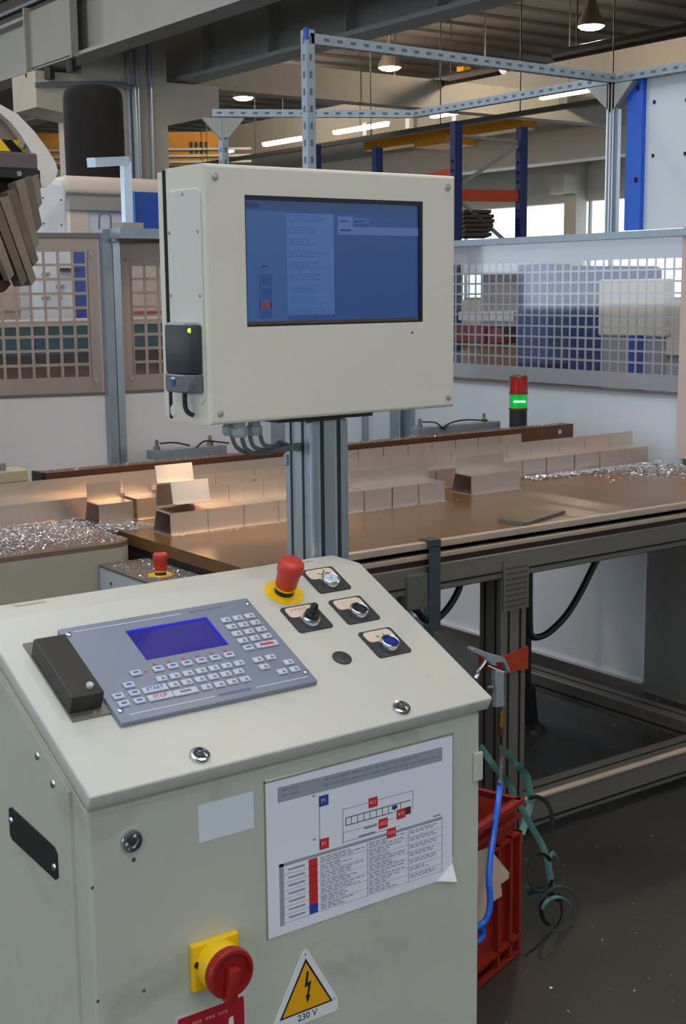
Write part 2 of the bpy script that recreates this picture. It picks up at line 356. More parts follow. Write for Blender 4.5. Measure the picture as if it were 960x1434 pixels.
for i, (x, y, lb) in enumerate(LAMPS):
    t = thing('high_bay_lamp', lb, 'lamp', (x, y, 5.2), 'high bay lamps under the roof')
    MB(Matrix.Translation((x,y,5.2))).lathe([(.2,0),(.19,.06),(.11,.22),(.07,.36),(.05,.44)], 20).build('shade', shade_m, t, True)
    MB(Matrix.Translation((x,y,5.17))).lathe([(.05,-.02),(.15,0),(.185,.03)], 20).build('bulb', bulb_m, t, True)
    MB().cyl((x,y,5.6),(x,y,5.95),.02,8).build('rod', shade_m, t)
    if True:
        l = bpy.data.lights.new('lamp_light', 'POINT'); l.energy = (190 if i >= 10 else 90) if i >= 5 else (230 if i < 2 else 400); l.color = (1.0,.82,.64); l.shadow_soft_size = .16
        o = bpy.data.objects.new('lamp_light', l); COL.objects.link(o); o.parent = t; o.location = (0,0,-.15)

# ================================================================== things behind the fence
def facebox(mb, px0, px1, py0, py1, Y, depth):
    """axis-aligned box whose front (-Y) face lies in the plane y=Y"""
    a = PY(px0, py1, Y); b = PY(px1, py0, Y); mb.box(a.x, b.x, Y, Y+depth, a.z, b.z); return a, b
# blue pallet rack
t = thing('pallet_rack', 'dark blue pallet rack with orange beams in front of the bright windows', 'rack', (9.8, 10.8, 0))
RP = {}
for nm, px, D, top in (('a', 638.5, 14, 170), ('b', 730.5, 14.3, 178), ('c', 528, 15.5, 207), ('d', 442, 16.5, 203)):
    p = PD(px, top, D); RP[nm] = p
    mb = MB(); mb.box(p.x-.05, p.x+.05, p.y-.04, p.y+.04, 0, p.z); mb.build('upright', rackblue, t)
    mb = MB()
    for i in range(26): mb.box(p.x-.056, p.x-.048, p.y-.015, p.y+.015, .3+i*.1, .33+i*.1)
    mb.build('slots', blackm, t, kind='stuff')
a, b = RP['a'], RP['b']
def bar(mb, p, q, h=.06, d=.04):
    p, q = Vector(p), Vector(q); X = (q-p).normalized(); Z = Vector((0,0,1)); Y = Z.cross(X).normalized(); Z2 = X.cross(Y)
    T = frame(p, X, Y, Z2); mb.box(0, (q-p).length, -d/2, d/2, -h/2, h/2, T)
mb = MB(); bar(mb, (a.x,a.y,2.47), (b.x,b.y,2.47), .12, .05); mb.build('beam', orange, t)
mb = MB(); bar(mb, (a.x,a.y,2.72), (RP['c'].x,RP['c'].y,2.62), .08, .05); mb.build('beam', orange, t)
mb = MB(); bar(mb, (a.x-.06,a.y+.05,2.2), (a.x-.06,a.y+.05,2.95), .06, .05); mb.v = mb.v; mb.build('stop', orange, t)
for z0, z1 in ((2.55,3.02),(2.45,1.85)):
    mb = MB(); bar(mb, (a.x,a.y,z0), (b.x,b.y,z1), .035, .03); mb.build('brace', steeld, t)
mb = MB(); bar(mb, (a.x,a.y,3.08), (b.x,b.y,3.03), .03, .03); mb.build('brace', steeld, t)
mb = MB(); bar(mb, (RP['c'].x,RP['c'].y,2.0), (RP['c'].x-1.2,RP['c'].y+.9,2.75), .05, .04); mb.build('brace', steeld, t)
# dark pallets stacked in the rack
dkwood = mat('dark_pallet', (74, 66, 56), .8, var=.2)
t = thing('pallet_stack', 'dark stacked pallets beside the left blue rack post', 'pallets', (a.x+.2, a.y+.2, 1.6))
for i in range(6):
    q = PD(646+random.uniform(-1,2), 330-i*6.2, 14.6); r = PD(686+random.uniform(-5,6), 330-i*6.2, 14.6)
    mb = MB(); bar(mb, q, r, .035, .8); mb.build('board', dkwood, t)
# drum and machine at the left
drumm = mat('black_rubber_drum', (24, 19, 17), .9, var=.2)
c = PD(134, 240, 8.5)
mb = MB(Matrix.Translation((c.x, c.y, 2.19))).lathe([(.17,0),(.186,.03),(.188,.25),(.186,.5),(.18,.545),(.16,.57),(.12,.583),(.05,.59)], 40)
solo(mb, 'black_drum', drumm, 'tall black drum with a domed top on the white machine', 'drum', smooth=True)
pinkw = mat('machine_cream', (220, 204, 192), .5, var=.08)
bluew = mat('machine_white', (214, 222, 230), .45, var=.06)
t = thing('white_machine', 'white machine with cream lid rim under the black drum', 'machine', (4.4, 8.2, 0))
a = PD(95, 262, 8.0)
MB().bbox(a.x-.02, a.x+1.6, a.y, a.y+1.1, 2.08, 2.19, .03, 3).build('lid', pinkw, t, True)
MB().box(a.x+.02, a.x+1.56, a.y+.03, a.y+1.05, 1.99, 2.08).build('lid_rim', steeld, t)
MB().box(a.x+.04, a.x+1.5, a.y+.06, a.y+1.0, 0, 1.99).build('body', bluew, t)
MB().box(a.x+.03, a.x+.15, a.y+.05, a.y+.1, 0, 1.99).build('corner_post', pinkw, t)
q = PD(147, 300, 7.95)
mb = MB().tube([PD(139,322,7.9), PD(139,305,7.9), PD(143,298,7.9), PD(151,298,7.9), PD(155,305,7.9), PD(155,322,7.9)], .006, 8); mb.build('hose', cablem, t, True)
t = thing('white_cabinet', 'bluish white machine door at the left above the left fence panel', 'cabinet', (2.9, 7.2, 0))
a = PY(48, 262, 6.35); b = PY(94, 262, 6.35)
MB().bbox(a.x-.35, b.x, 6.35, 6.45, 0, b.z+.03, .03, 3).build('body', bluew, t, True)
mb = MB()
for (x_, y_) in ((60,277),(61,313),(85,280),(86,315)): p = PY(x_,y_,6.35); mb.cyl((p.x,6.345,p.z),(p.x,6.36,p.z),.004,10)
mb.each('screw', blackm, t)
t = thing('blue_cabinet', 'deep blue machine side panel left of the monitor', 'panel', (4.2, 7.4, 0))
a = PY(188, 320, 7.2); b = PY(232, 270, 7.2); MB().box(a.x, b.x+.3, 7.2, 7.26, 0, b.z).build('panel', blue, t)
MB().box(a.x-.03, a.x, 7.18, 7.22, 0, b.z).build('edge', mat('light_blue', (70, 130, 200), .5), t)
# small extrusion gallows
t = thing('gallows_post', 'small aluminium gallows post above the left fence panels', 'post', (3.3, 6.2, 0))
p = PD(179, 322, 7.0); q = PD(179, 228, 7.0); e = PD(128, 236, 6.55)
mb = MB(); mb.box(p.x-.022, p.x+.022, p.y-.022, p.y+.022, 0, q.z); mb.build('post', alu, t)
mb = MB(); bar(mb, (e.x,e.y,q.z-.04), (p.x,p.y,q.z+.005), .045, .045); mb.build('arm', alu, t)
MB().box(p.x-.06, p.x+.06, p.y-.06, p.y+.06, p.z-.01, p.z+.035).build('foot', steeld, t)
# seen through the left grid panel
a = PY(52, 450, 5.6); b = PY(100, 345, 5.6)
t = thing('switch_cabinet', 'pale switch cabinet with knobs seen through the left grid panel', 'cabinet', (a.x, 5.7, 0))
MB().bbox(a.x, b.x, 5.6, 5.66, 0, b.z+.05, .01, 2).build('body', bluew, t, True)
mb = MB()
for (x_, y_) in ((60,384),(66,384),(80,401),(86,401),(60,417),(66,417),(83,417)): p = PY(x_,y_,5.6); mb.cyl((p.x,5.58,p.z),(p.x,5.6,p.z),.008,10)
mb.each('knob', steeld, t)
p = PY(82,378,5.6); MB().box(p.x,p.x+.09,5.57,5.6,p.z-.008,p.z+.008).build('handle', black, t)
t = thing('blue_box', 'blue machine box seen through the left grid beside the pale cabinet', 'machine', (2.9, 5.7, 0))
a = PY(100, 455, 5.7); b = PY(128, 342, 5.7); MB().bbox(b.x-.14, b.x+.06, 5.7, 5.78, 0, b.z, .01).build('body', blue, t)
MB().box(b.x-.22, b.x-.02, 5.62, 5.69, .9, 1.35).build('cover', mat('mid_blue', (40, 84, 190), .5), t)
p = PY(42, 445, 5.6); q = PY(16, 390, 5.6)
t = thing('shelf_unit', 'cream cupboard seen through the far left grid cells', 'cupboard', (q.x, 5.7, 0))
MB().box(q.x-.3, p.x, 5.7, 6.0, 0, 1.58).build('body', mat('cupboard_cream', (200,180,160), .6, var=.15, vscale=6), t)
for z in (1.05, 1.25, 1.42): MB().box(q.x-.3, p.x, 5.69, 5.7, z, z+.015).build('shelf_edge', steeld, t)
teal = mat('teal_paint', (20, 84, 96), .5, var=.15)
t = thing('teal_bench', 'low teal bench running behind both left grid panels', 'bench', (2.3, 5.0, 0))
z3,z2,z1,z0 = (PY(70,y_,5.0).z for y_ in (450,457,497,560))
MB().box(1.0, 2.92, 5.0, 5.5, z2, z3).build('top', mat('bench_top', (196,184,178), .5, var=.1), t)
for k_ in range(5): MB().box(1.0+k_*.384, 1.374+k_*.384, 5.01, 5.48, z1, z2).build('drawer_front', teal, t)
MB().box(1.05, 2.87, 5.1, 5.4, 0, z1).build('base', mat('bench_base', (120, 98, 88), .6, var=.15), t)
a = PY(168, 440, 5.6); b = PY(225, 350, 5.6)
t = thing('wall_board', 'pale board with an orange line seen through the second grid panel', 'board', (3.2,5.7,1.3))
MB().box(a.x, b.x+.6, 5.7, 5.75, 0, b.z).build('board', mat('board_beige', (206,192,180), .6, var=.05), t)
MB().box(a.x, b.x+.6, 5.69, 5.7, 1.40, 1.41).build('line', orange, t)
# seen through the right grid panel
t = thing('blue_machine', 'dark blue machine seen through the right clear panel', 'machine', (5.3, 5.9, 0))
a = PX(722, 448, 5.2); b = PX(805, 372, 5.2)
MB().bbox(5.2, 5.9, b.y, a.y, 0, b.z, .03).build('body', mat('deep_blue', (36, 60, 128), .5, var=.25, vscale=5), t)
a = PX(716, 400, 5.0); b = PX(760, 340, 5.0); MB().box(5.05, 5.2, b.y, a.y, 1.1, 1.62).build('panel', mat('blue_grey', (70, 92, 140), .5, var=.2), t)
t = thing('cream_cabinet', 'cream control cabinet seen through the right clear panel', 'cabinet', (5.0, 4.4, 0))
a = PX(836, 470, 4.9); b = PX(932, 390, 4.9)
MB().bbox(4.9, 4.96, b.y, a.y, a.z, b.z, .01).build('body', mat('cab_cream', (228, 214, 190), .5, var=.04), t)
MB().box(4.91, 4.95, b.y+.03, a.y-.03, 0, a.z).build('plinth', mat('cab_grey', (150, 152, 158), .5), t)
t = thing('blue_post', 'bright blue post under the cream cabinet behind the clear panel', 'post', (4.7, 4.2, 0))
a = PX(879, 530, 4.6); b = PX(892, 470, 4.6); MB().box(4.6, 4.66, b.y, a.y, 0, b.z).build('post', blue, t)
t = thing('red_shelf', 'grey shelving with red bins seen low through the right grid', 'shelf', (5.6, 6.2, 0))
a = PX(645, 500, 5.4); b = PX(722, 440, 5.4)
MB().box(5.4, 5.8, b.y, a.y, 0, 1.18).build('body', mat('cardboard', (150, 112, 84), .7, var=.25, vscale=6), t)
for i in range(5):
    y = b.y+.06+i*.16; MB().box(5.36, 5.6, y, y+.13, 1.185, 1.27).build('bin', mat('bin_red', (140, 60, 56), .5), t)
MB().box(5.38, 5.8, b.y, a.y, 1.31, 1.36).build('shelf', white, t)
t = thing('white_bench', 'white bench seen through the upper left of the right grid', 'bench', (6.5, 7, 0))
a = PX(645, 385, 6.4); b = PX(742, 366, 6.4); MB().box(6.4, 6.9, b.y, a.y, a.z, b.z+.02).build('top', white, t)
MB().box(6.5, 6.85, b.y+.1, a.y-.1, 0, a.z).build('base', mat('bench_grey', (150,150,156), .6, var=.15), t)

# ================================================================== guard fence
def grid_sheet(mb, W, H, mx, mb_, mt, pitch, bar_w, th):
    """perforated sheet in local x (0..W), y (0..H), thickness th: margins and a lattice of bars"""
    nx = int((W-2*mx)/pitch); ny = int((H-mb_-mt)/pitch)
    gx = (W-nx*pitch)/2; x0, x1 = gx, W-gx; y0 = mb_; y1 = mb_+ny*pitch
    mb.box(0, W, 0, y0, 0, th); mb.box(0, W, y1, H, 0, th); mb.box(0, x0, y0, y1, 0, th); mb.box(x1, W, y0, y1, 0, th)
    for i in range(nx+1): x = x0+i*pitch; mb.box(x-bar_w/2, x+bar_w/2, y0, y1, 0, th)
    for j in range(ny+1): y = y0+j*pitch; mb.box(x0, x1, y-bar_w/2, y+bar_w/2, 0.0002, th-.0002)
gridm = mat('grid_sheet_grey', (206, 206, 206), .45, .2, var=.05)
gridp = mat('grid_sheet_pink', (206, 186, 176), .5, .1, var=.06)
clear_r = clearmat('polycarbonate', (.94,.95,.97,1), .22, .06)
clear_l = clearmat('polycarbonate_dusty', (.90,.89,.88,1), .12, .25)
XF = 3.74
t = thing('guard_fence', 'right guard fence with clear grid window over white sheets', 'fence', (XF, 3.85, 0))
T = frame((XF, 4.6, 1.13), (0,-1,0), (0,0,1), (-1,0,0))   # local x runs towards the camera side (-Y)
W_ = 2.5
mb = MB(T); grid_sheet(mb, W_, .54, .02, .055, .06, .0415, .0075, .003); mb.build('grid_sheet', gridm, t)
MB(T).box(0, W_, -.005, .54, .010, .014).build('clear_panel', clear_r, t)
MB(T).box(-.02, W_, .54, .565, -.01, .03).build('top_rail', zinc, t)
MB(T).box(0, 1.48, -.012, -.004, -.005, .012).build('bottom_rail', mat('rail_taupe',(120,112,108),.5,.3), t)
MB().box(XF, XF+.012, 3.10, 4.6, .80, 1.115).build('upper_sheet', whitef, t)
MB().box(XF, XF+.012, 3.26, 4.6, .04, .80).build('lower_sheet', mat('lower_white',(236,237,240),.45,var=.05,vscale=3), t)
MB().box(XF-.015, XF, 3.26, 4.6, .035, .045).build('lower_lip', white, t)
MB().box(XF-.02, XF+.03, 2.85, 3.115, .9, 1.7).build('end_post', gridp, t)
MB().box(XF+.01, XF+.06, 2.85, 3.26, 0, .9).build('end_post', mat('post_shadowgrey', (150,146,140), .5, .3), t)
MB().box(XF-.02, XF+.04, 4.6, 4.68, 0, 1.7).build('corner_post', zinc, t)
# second leg of the fence behind the monitor
p0 = Vector((3.72, 4.66, 0)); p1 = Vector((2.99, 5.02, 0)); d = (p1-p0).normalized(); n = Vector((d.y,-d.x,0)); L = (p1-p0).length
if n.y > 0: n = -n
t = thing('guard_fence', 'white guard fence section behind the monitor post', 'fence', ((p0+p1)/2))
T = frame(p0, d, (0,0,1), d.cross(Vector((0,0,1))))
MB(T).box(.02, L, .04, 1.2, -.005, .005).build('sheet', whitef, t)
mb = MB(T); mb.box(.02, .06, 0, 1.7, -.02, .02); mb.box(L-.04, L, 0, 1.7, -.02, .02); mb.box(.02, L, 1.66, 1.7, -.02, .02); mb.build('frame', zinc, t)
mb = MB(T); mb.box(.16,.19,0,1.7,-.02,.02); mb.build('upright', alu, t)
# left gate panels
def left_panel(pxa, Da, pxb, Db, lab, ztop, zbot, nm, lo=0.0):
    A = PD(pxa, 440, Da); B = PD(pxb, 440, Db); A.z = B.z = 0
    X = (B-A).normalized(); L = (B-A).length; Nn = X.cross(Vector((0,0,1)))
    if Nn.dot(FW) > 0: pass
    T = frame(A, X, (0,0,1), X.cross(Vector((0,0,1))))
    t = thing('guard_fence', lab, 'fence', (A+B)/2)
    sg = 1 if T.to_3x3().col[2].dot(FW) < 0 else -1
    TT = T @ Matrix.Translation((0, zbot, 0))
    mb = MB(TT); grid_sheet(mb, L, ztop-zbot, .030, .045, .035, .0435, .0085, .003); mb.build('grid_sheet', gridp, t)
    MB(TT).box(.01, L-.01, .0, ztop-zbot-.01, sg*.012-.002, sg*.012+.002).build('clear_panel', clear_l, t)
    MB(T).box(0, L, .05, zbot-.01, -.005, .005).build('sheet', mat('fence_pink_white', (222, 214, 212), .5, var=.05), t)
    MB(T).box(0, L, zbot-.008, zbot, -.008, .008).build('middle_rail', mat('rail_taupe',(120,112,108),.5,.3), t)
    MB(T).box(0, L, ztop, ztop+.014, -.012, .012).build('top_rail', mat('rail_taupe',(120,112,108),.5,.3), t)
    mb = MB(T)
    for (x, y) in ((.03, ztop-.05), (L-.03, ztop-.05), (.03, zbot+.04), (L-.03, zbot+.04)): mb.cyl((x,y,sg*.014),(x,y,sg*.02),.006,8)
    mb.each('screw', steeld, t)
    return T, L
left_panel(-300, 3.86, 143, 4.17, 'left guard panel with square grid beside the saw guard', 1.665, 1.19, 'a')
left_panel(166, 4.22, 330, 4.38, 'guard panel with square grid just left of the monitor', 1.65, 1.19, 'b')
A = PD(151, 440, 4.17); t = thing('fence_post', 'zinc fence post between the two left grid panels', 'post', (A.x, A.y, 0))
MB().box(A.x-.018, A.x+.012, A.y-.02, A.y+.02, 0, 1.69).build('post', zinc, t)
A = PD(160, 440, 4.20); MB().box(A.x-.012, A.x+.012, A.y-.03, A.y+.03, 0, 1.655).build('hinge_post', alu, t)
mb = MB(); mb.box(A.x-.03, A.x+.35, A.y-.12, A.y-.02, 1.66, 1.69); mb.build('drip_rail', zinc, t)

# ================================================================== overhead slotted strut frame
t = thing('strut_frame', 'overhead frame of slotted zinc struts above the guard fence', 'frame', (3.74, 4.0, 0))
ZR = 2.235
def strut(mbp, mbs, p, q, h=.030, slots=True, off=None):
    p, q = Vector(p), Vector(q); X = (q-p).normalized(); Zv = Vector((0,0,1)) if abs(X.z) < .9 else Vector((0,1,0))
    Y = Zv.cross(X).normalized(); Z2 = X.cross(Y); L = (q-p).length; T = frame(p, X, Y, Z2)
    mbp.box(0, L, -h/2, h/2, -h/2, h/2, T)
    if slots:
        n = int(L/.05)
        for i in range(n):
            x = .02+i*.05
            mbs.box(x, x+.020, -h/2-.0006, h/2+.0006, -.0045, .0045, T); mbs.box(x, x+.020, -.0045, .0045, -h/2-.0006, h/2+.0006, T)
C1 = (3.74, 4.60, ZR); C2 = (3.74, 2.0, ZR); C3 = (2.99, 5.02, ZR); PX1 = (3.74, 3.46); PX2 = (2.40, 3.60)
for p, q, nm in ((C1, C2, 'rail'), (C1, C3, 'rail'), ((3.74,3.46,ZR+.0), (2.40,3.46,ZR+.01), 'rail')):
    a, s_ = MB(), MB(); strut(a, s_, p, q); r = a.build(nm, zinc, t); s_.build('slots', mat('slot_grey',(86,94,102),.6), r, kind='stuff')
for p, q in (((2.40,3.46,ZR+.035),(2.40,3.46,1.72)), ((3.03,5.0,ZR-.02),(3.03,5.0,0)), ((3.74,2.03,ZR-.02),(3.74,2.03,0))):
    a, s_ = MB(), MB(); strut(a, s_, p, q); r = a.build('post', zinc, t); s_.build('slots', mat('slot_grey',(86,94,102),.6), r, kind='stuff')
MB().box(2.384, 2.416, 3.45, 3.68, 1.70, 1.74).build('post_arm', zinc, t)
MB().box(2.384, 2.416, 3.64, 3.68, 0, 1.74).build('lower_post', zinc, t)
mb = MB(); mb.box(3.715,3.755,3.44,3.475,1.69,ZR-.02); r = mb.build('post', alu, t)
mb = MB(); mb.box(3.711,3.7149,3.447,3.451,1.69,ZR-.02); mb.box(3.711,3.7149,3.462,3.466,1.69,ZR-.02); mb.box(3.729,3.733,3.436,3.4399,1.69,ZR-.02); mb.each('groove', steeld, r)
MB(frame((3.735,3.455,ZR-.1),(0,1,0),(0,0,1),(1,0,0))).prism([(0,.08),(.12,.08),(.0,-.02)], -.02,.02).build('gusset', steeld, t)
MB(frame((3.735,3.455,ZR-.1),(0,-1,0),(0,0,1),(1,0,0))).prism([(0,.08),(.1,.08),(.0,-.02)], -.02,.02).build('gusset', steeld, t)
MB(frame((3.03,5.0,ZR-.09),d,(0,0,1),d.cross(Vector((0,0,1))))).prism([(-.09,.07),(.09,.07),(.02,-.01),(-.02,-.01)], -.018,.018).build('gusset', steeld, t)
MB().box(2.384,2.394,3.444,3.46,ZR+.005,ZR+.04).build('end_cap', blue, t)
# upper white board with blue edge
t = thing('upper_board', 'white board with a blue edge strip above the right fence', 'panel', (3.74, 3.1, 1.7))
MB().box(3.765, 3.775, 2.05, 3.35, 1.70, 2.225).build('board', whitef, t)
e1 = PX(884,150,3.76).y; e0 = PX(903,150,3.76).y
MB().box(3.745, 3.765, e0, e1+.01, 1.70, 2.225).build('blue_strip', mat('strip_blue', (20, 90, 200), .4), t)
mb = MB()
for (x_, y_) in ((893,123),(890,252)): p = PX(x_,y_,3.745); mb.box(3.742,3.7452,p.y-.006,p.y+.006,p.z-.009,p.z+.009)
for (x_, y_) in ((916,143),(914,218),(959,215),(961,140)): p = PX(x_,y_,3.765); mb.box(3.762,3.7652,p.y-.005,p.y+.005,p.z-.006,p.z+.006)
mb.each('hole', blackm, t)

# ================================================================== table
TZ = .88; TY = 2.515
t = thing('cutting_table', 'long brown topped workbench with grey extrusion legs behind the console', 'workbench', (2.6, 3.05, 0)); TABLE = t
MB().box(1.56, 3.70, TY+.02, 3.62, .85, TZ).build('tabletop', brown, t)
edge_m = mat('edge_band', (190, 170, 150), .4, .2, var=.1, vscale=10)
MB().bbox(1.62, 3.72, TY, TY+.02, .862, TZ+.0005, .003, 2).build('edge_strip', edge_m, t)
MB().box(1.62, 3.72, TY+.02, TY+.03, .80, .862).build('groove_back', blackm, t)
MB().bbox(1.62, 3.72, TY, TY+.02, .836, .849, .002, 1).build('edge_strip', edge_m, t)
MB().box(1.62, 3.72, TY+.012, TY+.03, .821, .836).build('slot_strip', mat('dark_red_strip', (60, 30, 26), .6), t)
MB().bbox(1.62, 3.72, TY+.002, TY+.08, .752, .821, .003, 1).build('apron', alud, t)
MB().box(1.62, 3.72, TY, TY+.003, .768, .773).build('apron_groove', blackm, t)
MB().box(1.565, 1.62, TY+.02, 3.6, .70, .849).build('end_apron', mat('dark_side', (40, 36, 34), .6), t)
MB().box(3.55, 3.62, TY+.08, 3.6, .752, .85).build('end_apron', alud, t)
MB().box(1.62, 3.62, 3.50, 3.58, .752, .85).build('back_apron', alud, t)
def leg(x0, y0, s=.09, z1=.752, grooves=True):
    l = MB().bbox(x0, x0+s, y0, y0+s, 0, z1, .004, 1).build('leg', alud, t)
    if grooves:
        mb = MB()
        for k in (.27, .73):
            mb.box(x0+s*k-.004, x0+s*k+.004, y0-.0008, y0+.002, 0, z1-.06); mb.box(x0-.0008, x0+.002, y0+s*k-.004, y0+s*k+.004, 0, z1)
        mb.each('groove', blackm, l)
    return l
leg(2.338, TY+.002); leg(3.215, 3.40); leg(1.63, TY+.01); leg(1.63, 3.48)
MB().cyl((3.11,3.2,0),(3.09,3.2,.16),.03,12).build('foot', black, t); MB().box(3.08,3.10,3.19,3.21,.15,.752).build('leg', black, t); MB().lathe([(.06,0),(.05,.015),(.03,.03)],16,Matrix.Translation((3.11,3.2,0))).build('foot_pad', black, t)
# joint plate with ribbed label on the leg
jp = MB().box(2.338, 2.428, TY-.004, TY+.002, .665, .80).build('joint_plate', alud, t)
mb = MB()
for i in range(8): mb.box(2.345, 2.42, TY-.0055, TY-.004, .675+i*.0145, .679+i*.0145)
mb.each('print_line', mat('label_dark', (70, 68, 62), .7), jp)
# lower rails
lr = MB().bbox(2.43, 3.72, TY+.005, TY+.085, .035, .131, .004, 1).build('lower_rail', alud, t)
mb = MB(); mb.box(2.43, 3.72, TY+.003, TY+.006, .05, .056); mb.box(2.43, 3.72, TY+.035, TY+.043, .131, .1318); mb.each('groove', blackm, lr)
MB().cyl((2.43, TY+.008, .121), (3.72, TY+.008, .121), .009, 10).build('tube_rail', edge_m, t)
er = MB().bbox(3.22, 3.30, TY+.085, 3.48, .095, .16, .004, 1).build('lower_rail', alud, t)
mb = MB(); mb.box(3.2185, 3.221, TY+.085, 3.48, .115, .121); mb.box(3.255, 3.262, TY+.085, 3.48, .16, .161); mb.each('groove', blackm, er)
MB().box(1.72, 2.338, TY+.3, TY+.36, .30, .36).build('stretcher', brownd, t)
MB().box(2.3, 2.38, TY+.1, 3.48, .26, .32).build('stretcher', brownd, t)
# hanging bracket strap and junction box under the front edge
brm = mat('bracket_grey', (78, 88, 92), .45, .5, var=.1)
tb = thing('hook_bracket', 'grey flat bracket hooked over the table front edge', 'bracket', (2.1, TY-.01, .66))
MB().bbox(2.080, 2.116, TY-.014, TY-.009, .655, .872, .002, 2).build('strap', brm, tb)
MB().bbox(2.080, 2.116, TY-.014, TY+.03, .8815, .8865, .002, 2).build('hook', brm, tb)
MB().box(2.080, 2.116, TY-.014, TY-.009, .868, .886).build('bend', brm, tb)
tb = thing('junction_box', 'small grey junction box under the table edge beside the bracket', 'box', (2.05, TY, .71))
MB().bbox(2.016, 2.082, TY-.008, TY+.04, .715, .805, .004, 2).build('box', mat('jb_grey', (92, 92, 86), .5), tb)
mb = MB()
for (x, z) in ((2.036,.785),(2.056,.785),(2.046,.797),(2.046,.773)): mb.cyl((x,TY-.0095,z),(x,TY-.007,z),.003,8)
mb.each('screw', steel, tb)
# cables under the table
def cable(name, pts, r, m, label, cat='cable', **k):
    return solo(MB().tube(pts, r, 8), name, m, label, cat, smooth=True, **k)
cable('power_cable', [PY(x,y,2.72) for x,y in ((838,780),(832,790),(812,830),(792,862),(770,884),(755,892),(744,890),(741,870),(741,780))], .010, cableb, 'thick black cable drooping under the table right of the leg')
cable('power_cable', [PY(x,y,2.60) for x,y in ((645,815),(640,830),(628,850),(612,866),(596,868),(586,858),(575,848))], .009, cableb, 'black cable looping behind the hook bracket')
# red tape around the leg
tm = mat('red_tape', (188, 64, 24), .5, var=.35, vscale=60)
tp = thing('red_tape', 'orange red tape wound around the table leg', 'tape', (2.38, 2.56, .44))
T = frame((2.338, TY-.001, 0), (1,0,0), (0,0,1), (0,-1,0))
za = PY(704,944,TY).z; zb = PY(740,935,TY).z
MB(T).prism([(-.001, za), (.0915, zb), (.0915, zb+.06), (-.001, za+.048)], -.093, .003).build('tape', tm, tp)

# measuring square lying on the table
sqm = mat('square_steel', (120, 116, 110), .35, .8)
sq = thing('try_square', 'flat steel try square lying on the brown tabletop', 'square', (2.5, 2.75, TZ))
p0, p1, p2 = PZ(700,731,TZ), PZ(735,735,TZ), PZ(787,718,TZ)
mb = MB(); bar(mb, (p1.x-.02,p1.y,TZ+.004), (p2.x,p2.y,TZ+.004), .006, .02); mb.build('blade', sqm, sq)
mb = MB(); bar(mb, (p0.x,p0.y,TZ+.005), (p1.x,p1.y-.01,TZ+.005), .009, .025); mb.build('stock', sqm, sq)

# ================================================================== back stop rail with swarf
t = thing('stop_rail', 'long dark brown stop rail standing along the back of the table', 'rail', (2.55, 3.52, TZ))
MB().box(1.51, 3.60, 3.50, 3.56, TZ, 1.0).build('board', mat('rail_brown', (92, 54, 30), .35, var=.15, vscale=8), t)
MB().box(1.50, 1.512, 3.495, 3.565, TZ, 1.002).build('end_cap', black, t)
mb = MB()
for x in (1.575, 2.49, 3.53): mb.cyl((x,3.4985,.975),(x,3.502,.975),.009,14)
mb.each('screw', steel, t)
# ================================================================== aluminium profile pieces
def prof_mesh(name, L, fin=True):
    mb = MB(); o = [(0,0),(0,.060),(.079,.062),(.1,0)]; i = [(.0035,.003),(.0035,.0565),(.0765,.0585),(.0955,.003)]
    vs = []
    for x in (0, L):
        vs += [(x,a,b) for a,b in o]; vs += [(x,a,b) for a,b in i]
    fs = []
    for k in range(4):
        j=(k+1)%4; fs.append((k,j,8+j,8+k)); fs.append((4+k,12+k,12+j,4+j)); fs.append((k,4+k,4+j,j)); fs.append((8+k,8+j,12+j,12+k))
    mb.add(vs, fs)
    if fin: mb.box(0, L, .0735, .0775, .0605, .1075)
    mb.box(0, L, -.011, 0, 0, .0035)
    return mb
PM = {}
pieces = []
def piece(x, y, L, label, group, z=TZ, rx=0., rz=0., fin=True):
    key = (round(L,3), fin)
    if key not in PM:
        o = prof_mesh('profile_piece', L, fin).build('profile_piece', aluf); PM[key] = o
    else:
        o = PM[key].copy(); COL.objects.link(o)
    o.location = (x, y, z); o.rotation_euler = (rx, 0, rz)
    tag(o, label, 'aluminium piece', group); pieces.append(o); return o
ordn = ['first','second','third','fourth','fifth','sixth','seventh','eighth','ninth','tenth','eleventh','twelfth']
G1 = 'cut aluminium pieces in the front row'; G2 = 'cut aluminium pieces in the middle row'; G3 = 'cut aluminium pieces in the back row'
for i, x in enumerate((1.626, 1.736, 1.846, 1.956)):
    piece(x, 2.987, .1085, fin=i > 0, group=G1, label=ordn[i]+' front row aluminium piece from the left end, left of the monitor post')
for i, x in enumerate((2.135, 2.243, 2.34, 2.438)):
    piece(x, 2.983, .1 if i else .104, ordn[i]+' front row aluminium piece right of the monitor post', G1)
piece(2.674, 3.017, .1, 'lone forward aluminium piece showing its black hollow end', G1)
piece(2.775, 3.019, .1, 'aluminium piece butted to the right of the hollow ended one', G1)
piece(1.548, 3.235, .10, 'short aluminium piece standing on the swarf by the saw bed', G2)
piece(1.672, 3.26, .085, 'aluminium piece just right of the swarf covered one', G2)
o = piece(1.634, 2.985, .1085, 'aluminium piece tilted on top of the front row left end', G1, z=.9605, rx=math.radians(-10))
xs = [2.06+.1235*i for i in range(8)] + [3.048, 3.1585, 3.29, 3.414, 3.537]
for i, x in enumerate(xs):
    L = .1205 if i < 8 else (.107 if i == 8 else .1210)
    if i == 9: L = .1275
    side = ordn[i]+' middle row aluminium piece counted from the monitor post' if i < 8 else ['fifth','fourth','third','second','first'][i-8]+' middle row aluminium piece from the right end of the table'
    piece(x, 3.188, L, side, G2)
for i in range(9):
    piece(2.37+.1035*i, 3.385, .1005, ordn[i]+' back row aluminium piece from the left, against the brown rail', G3)
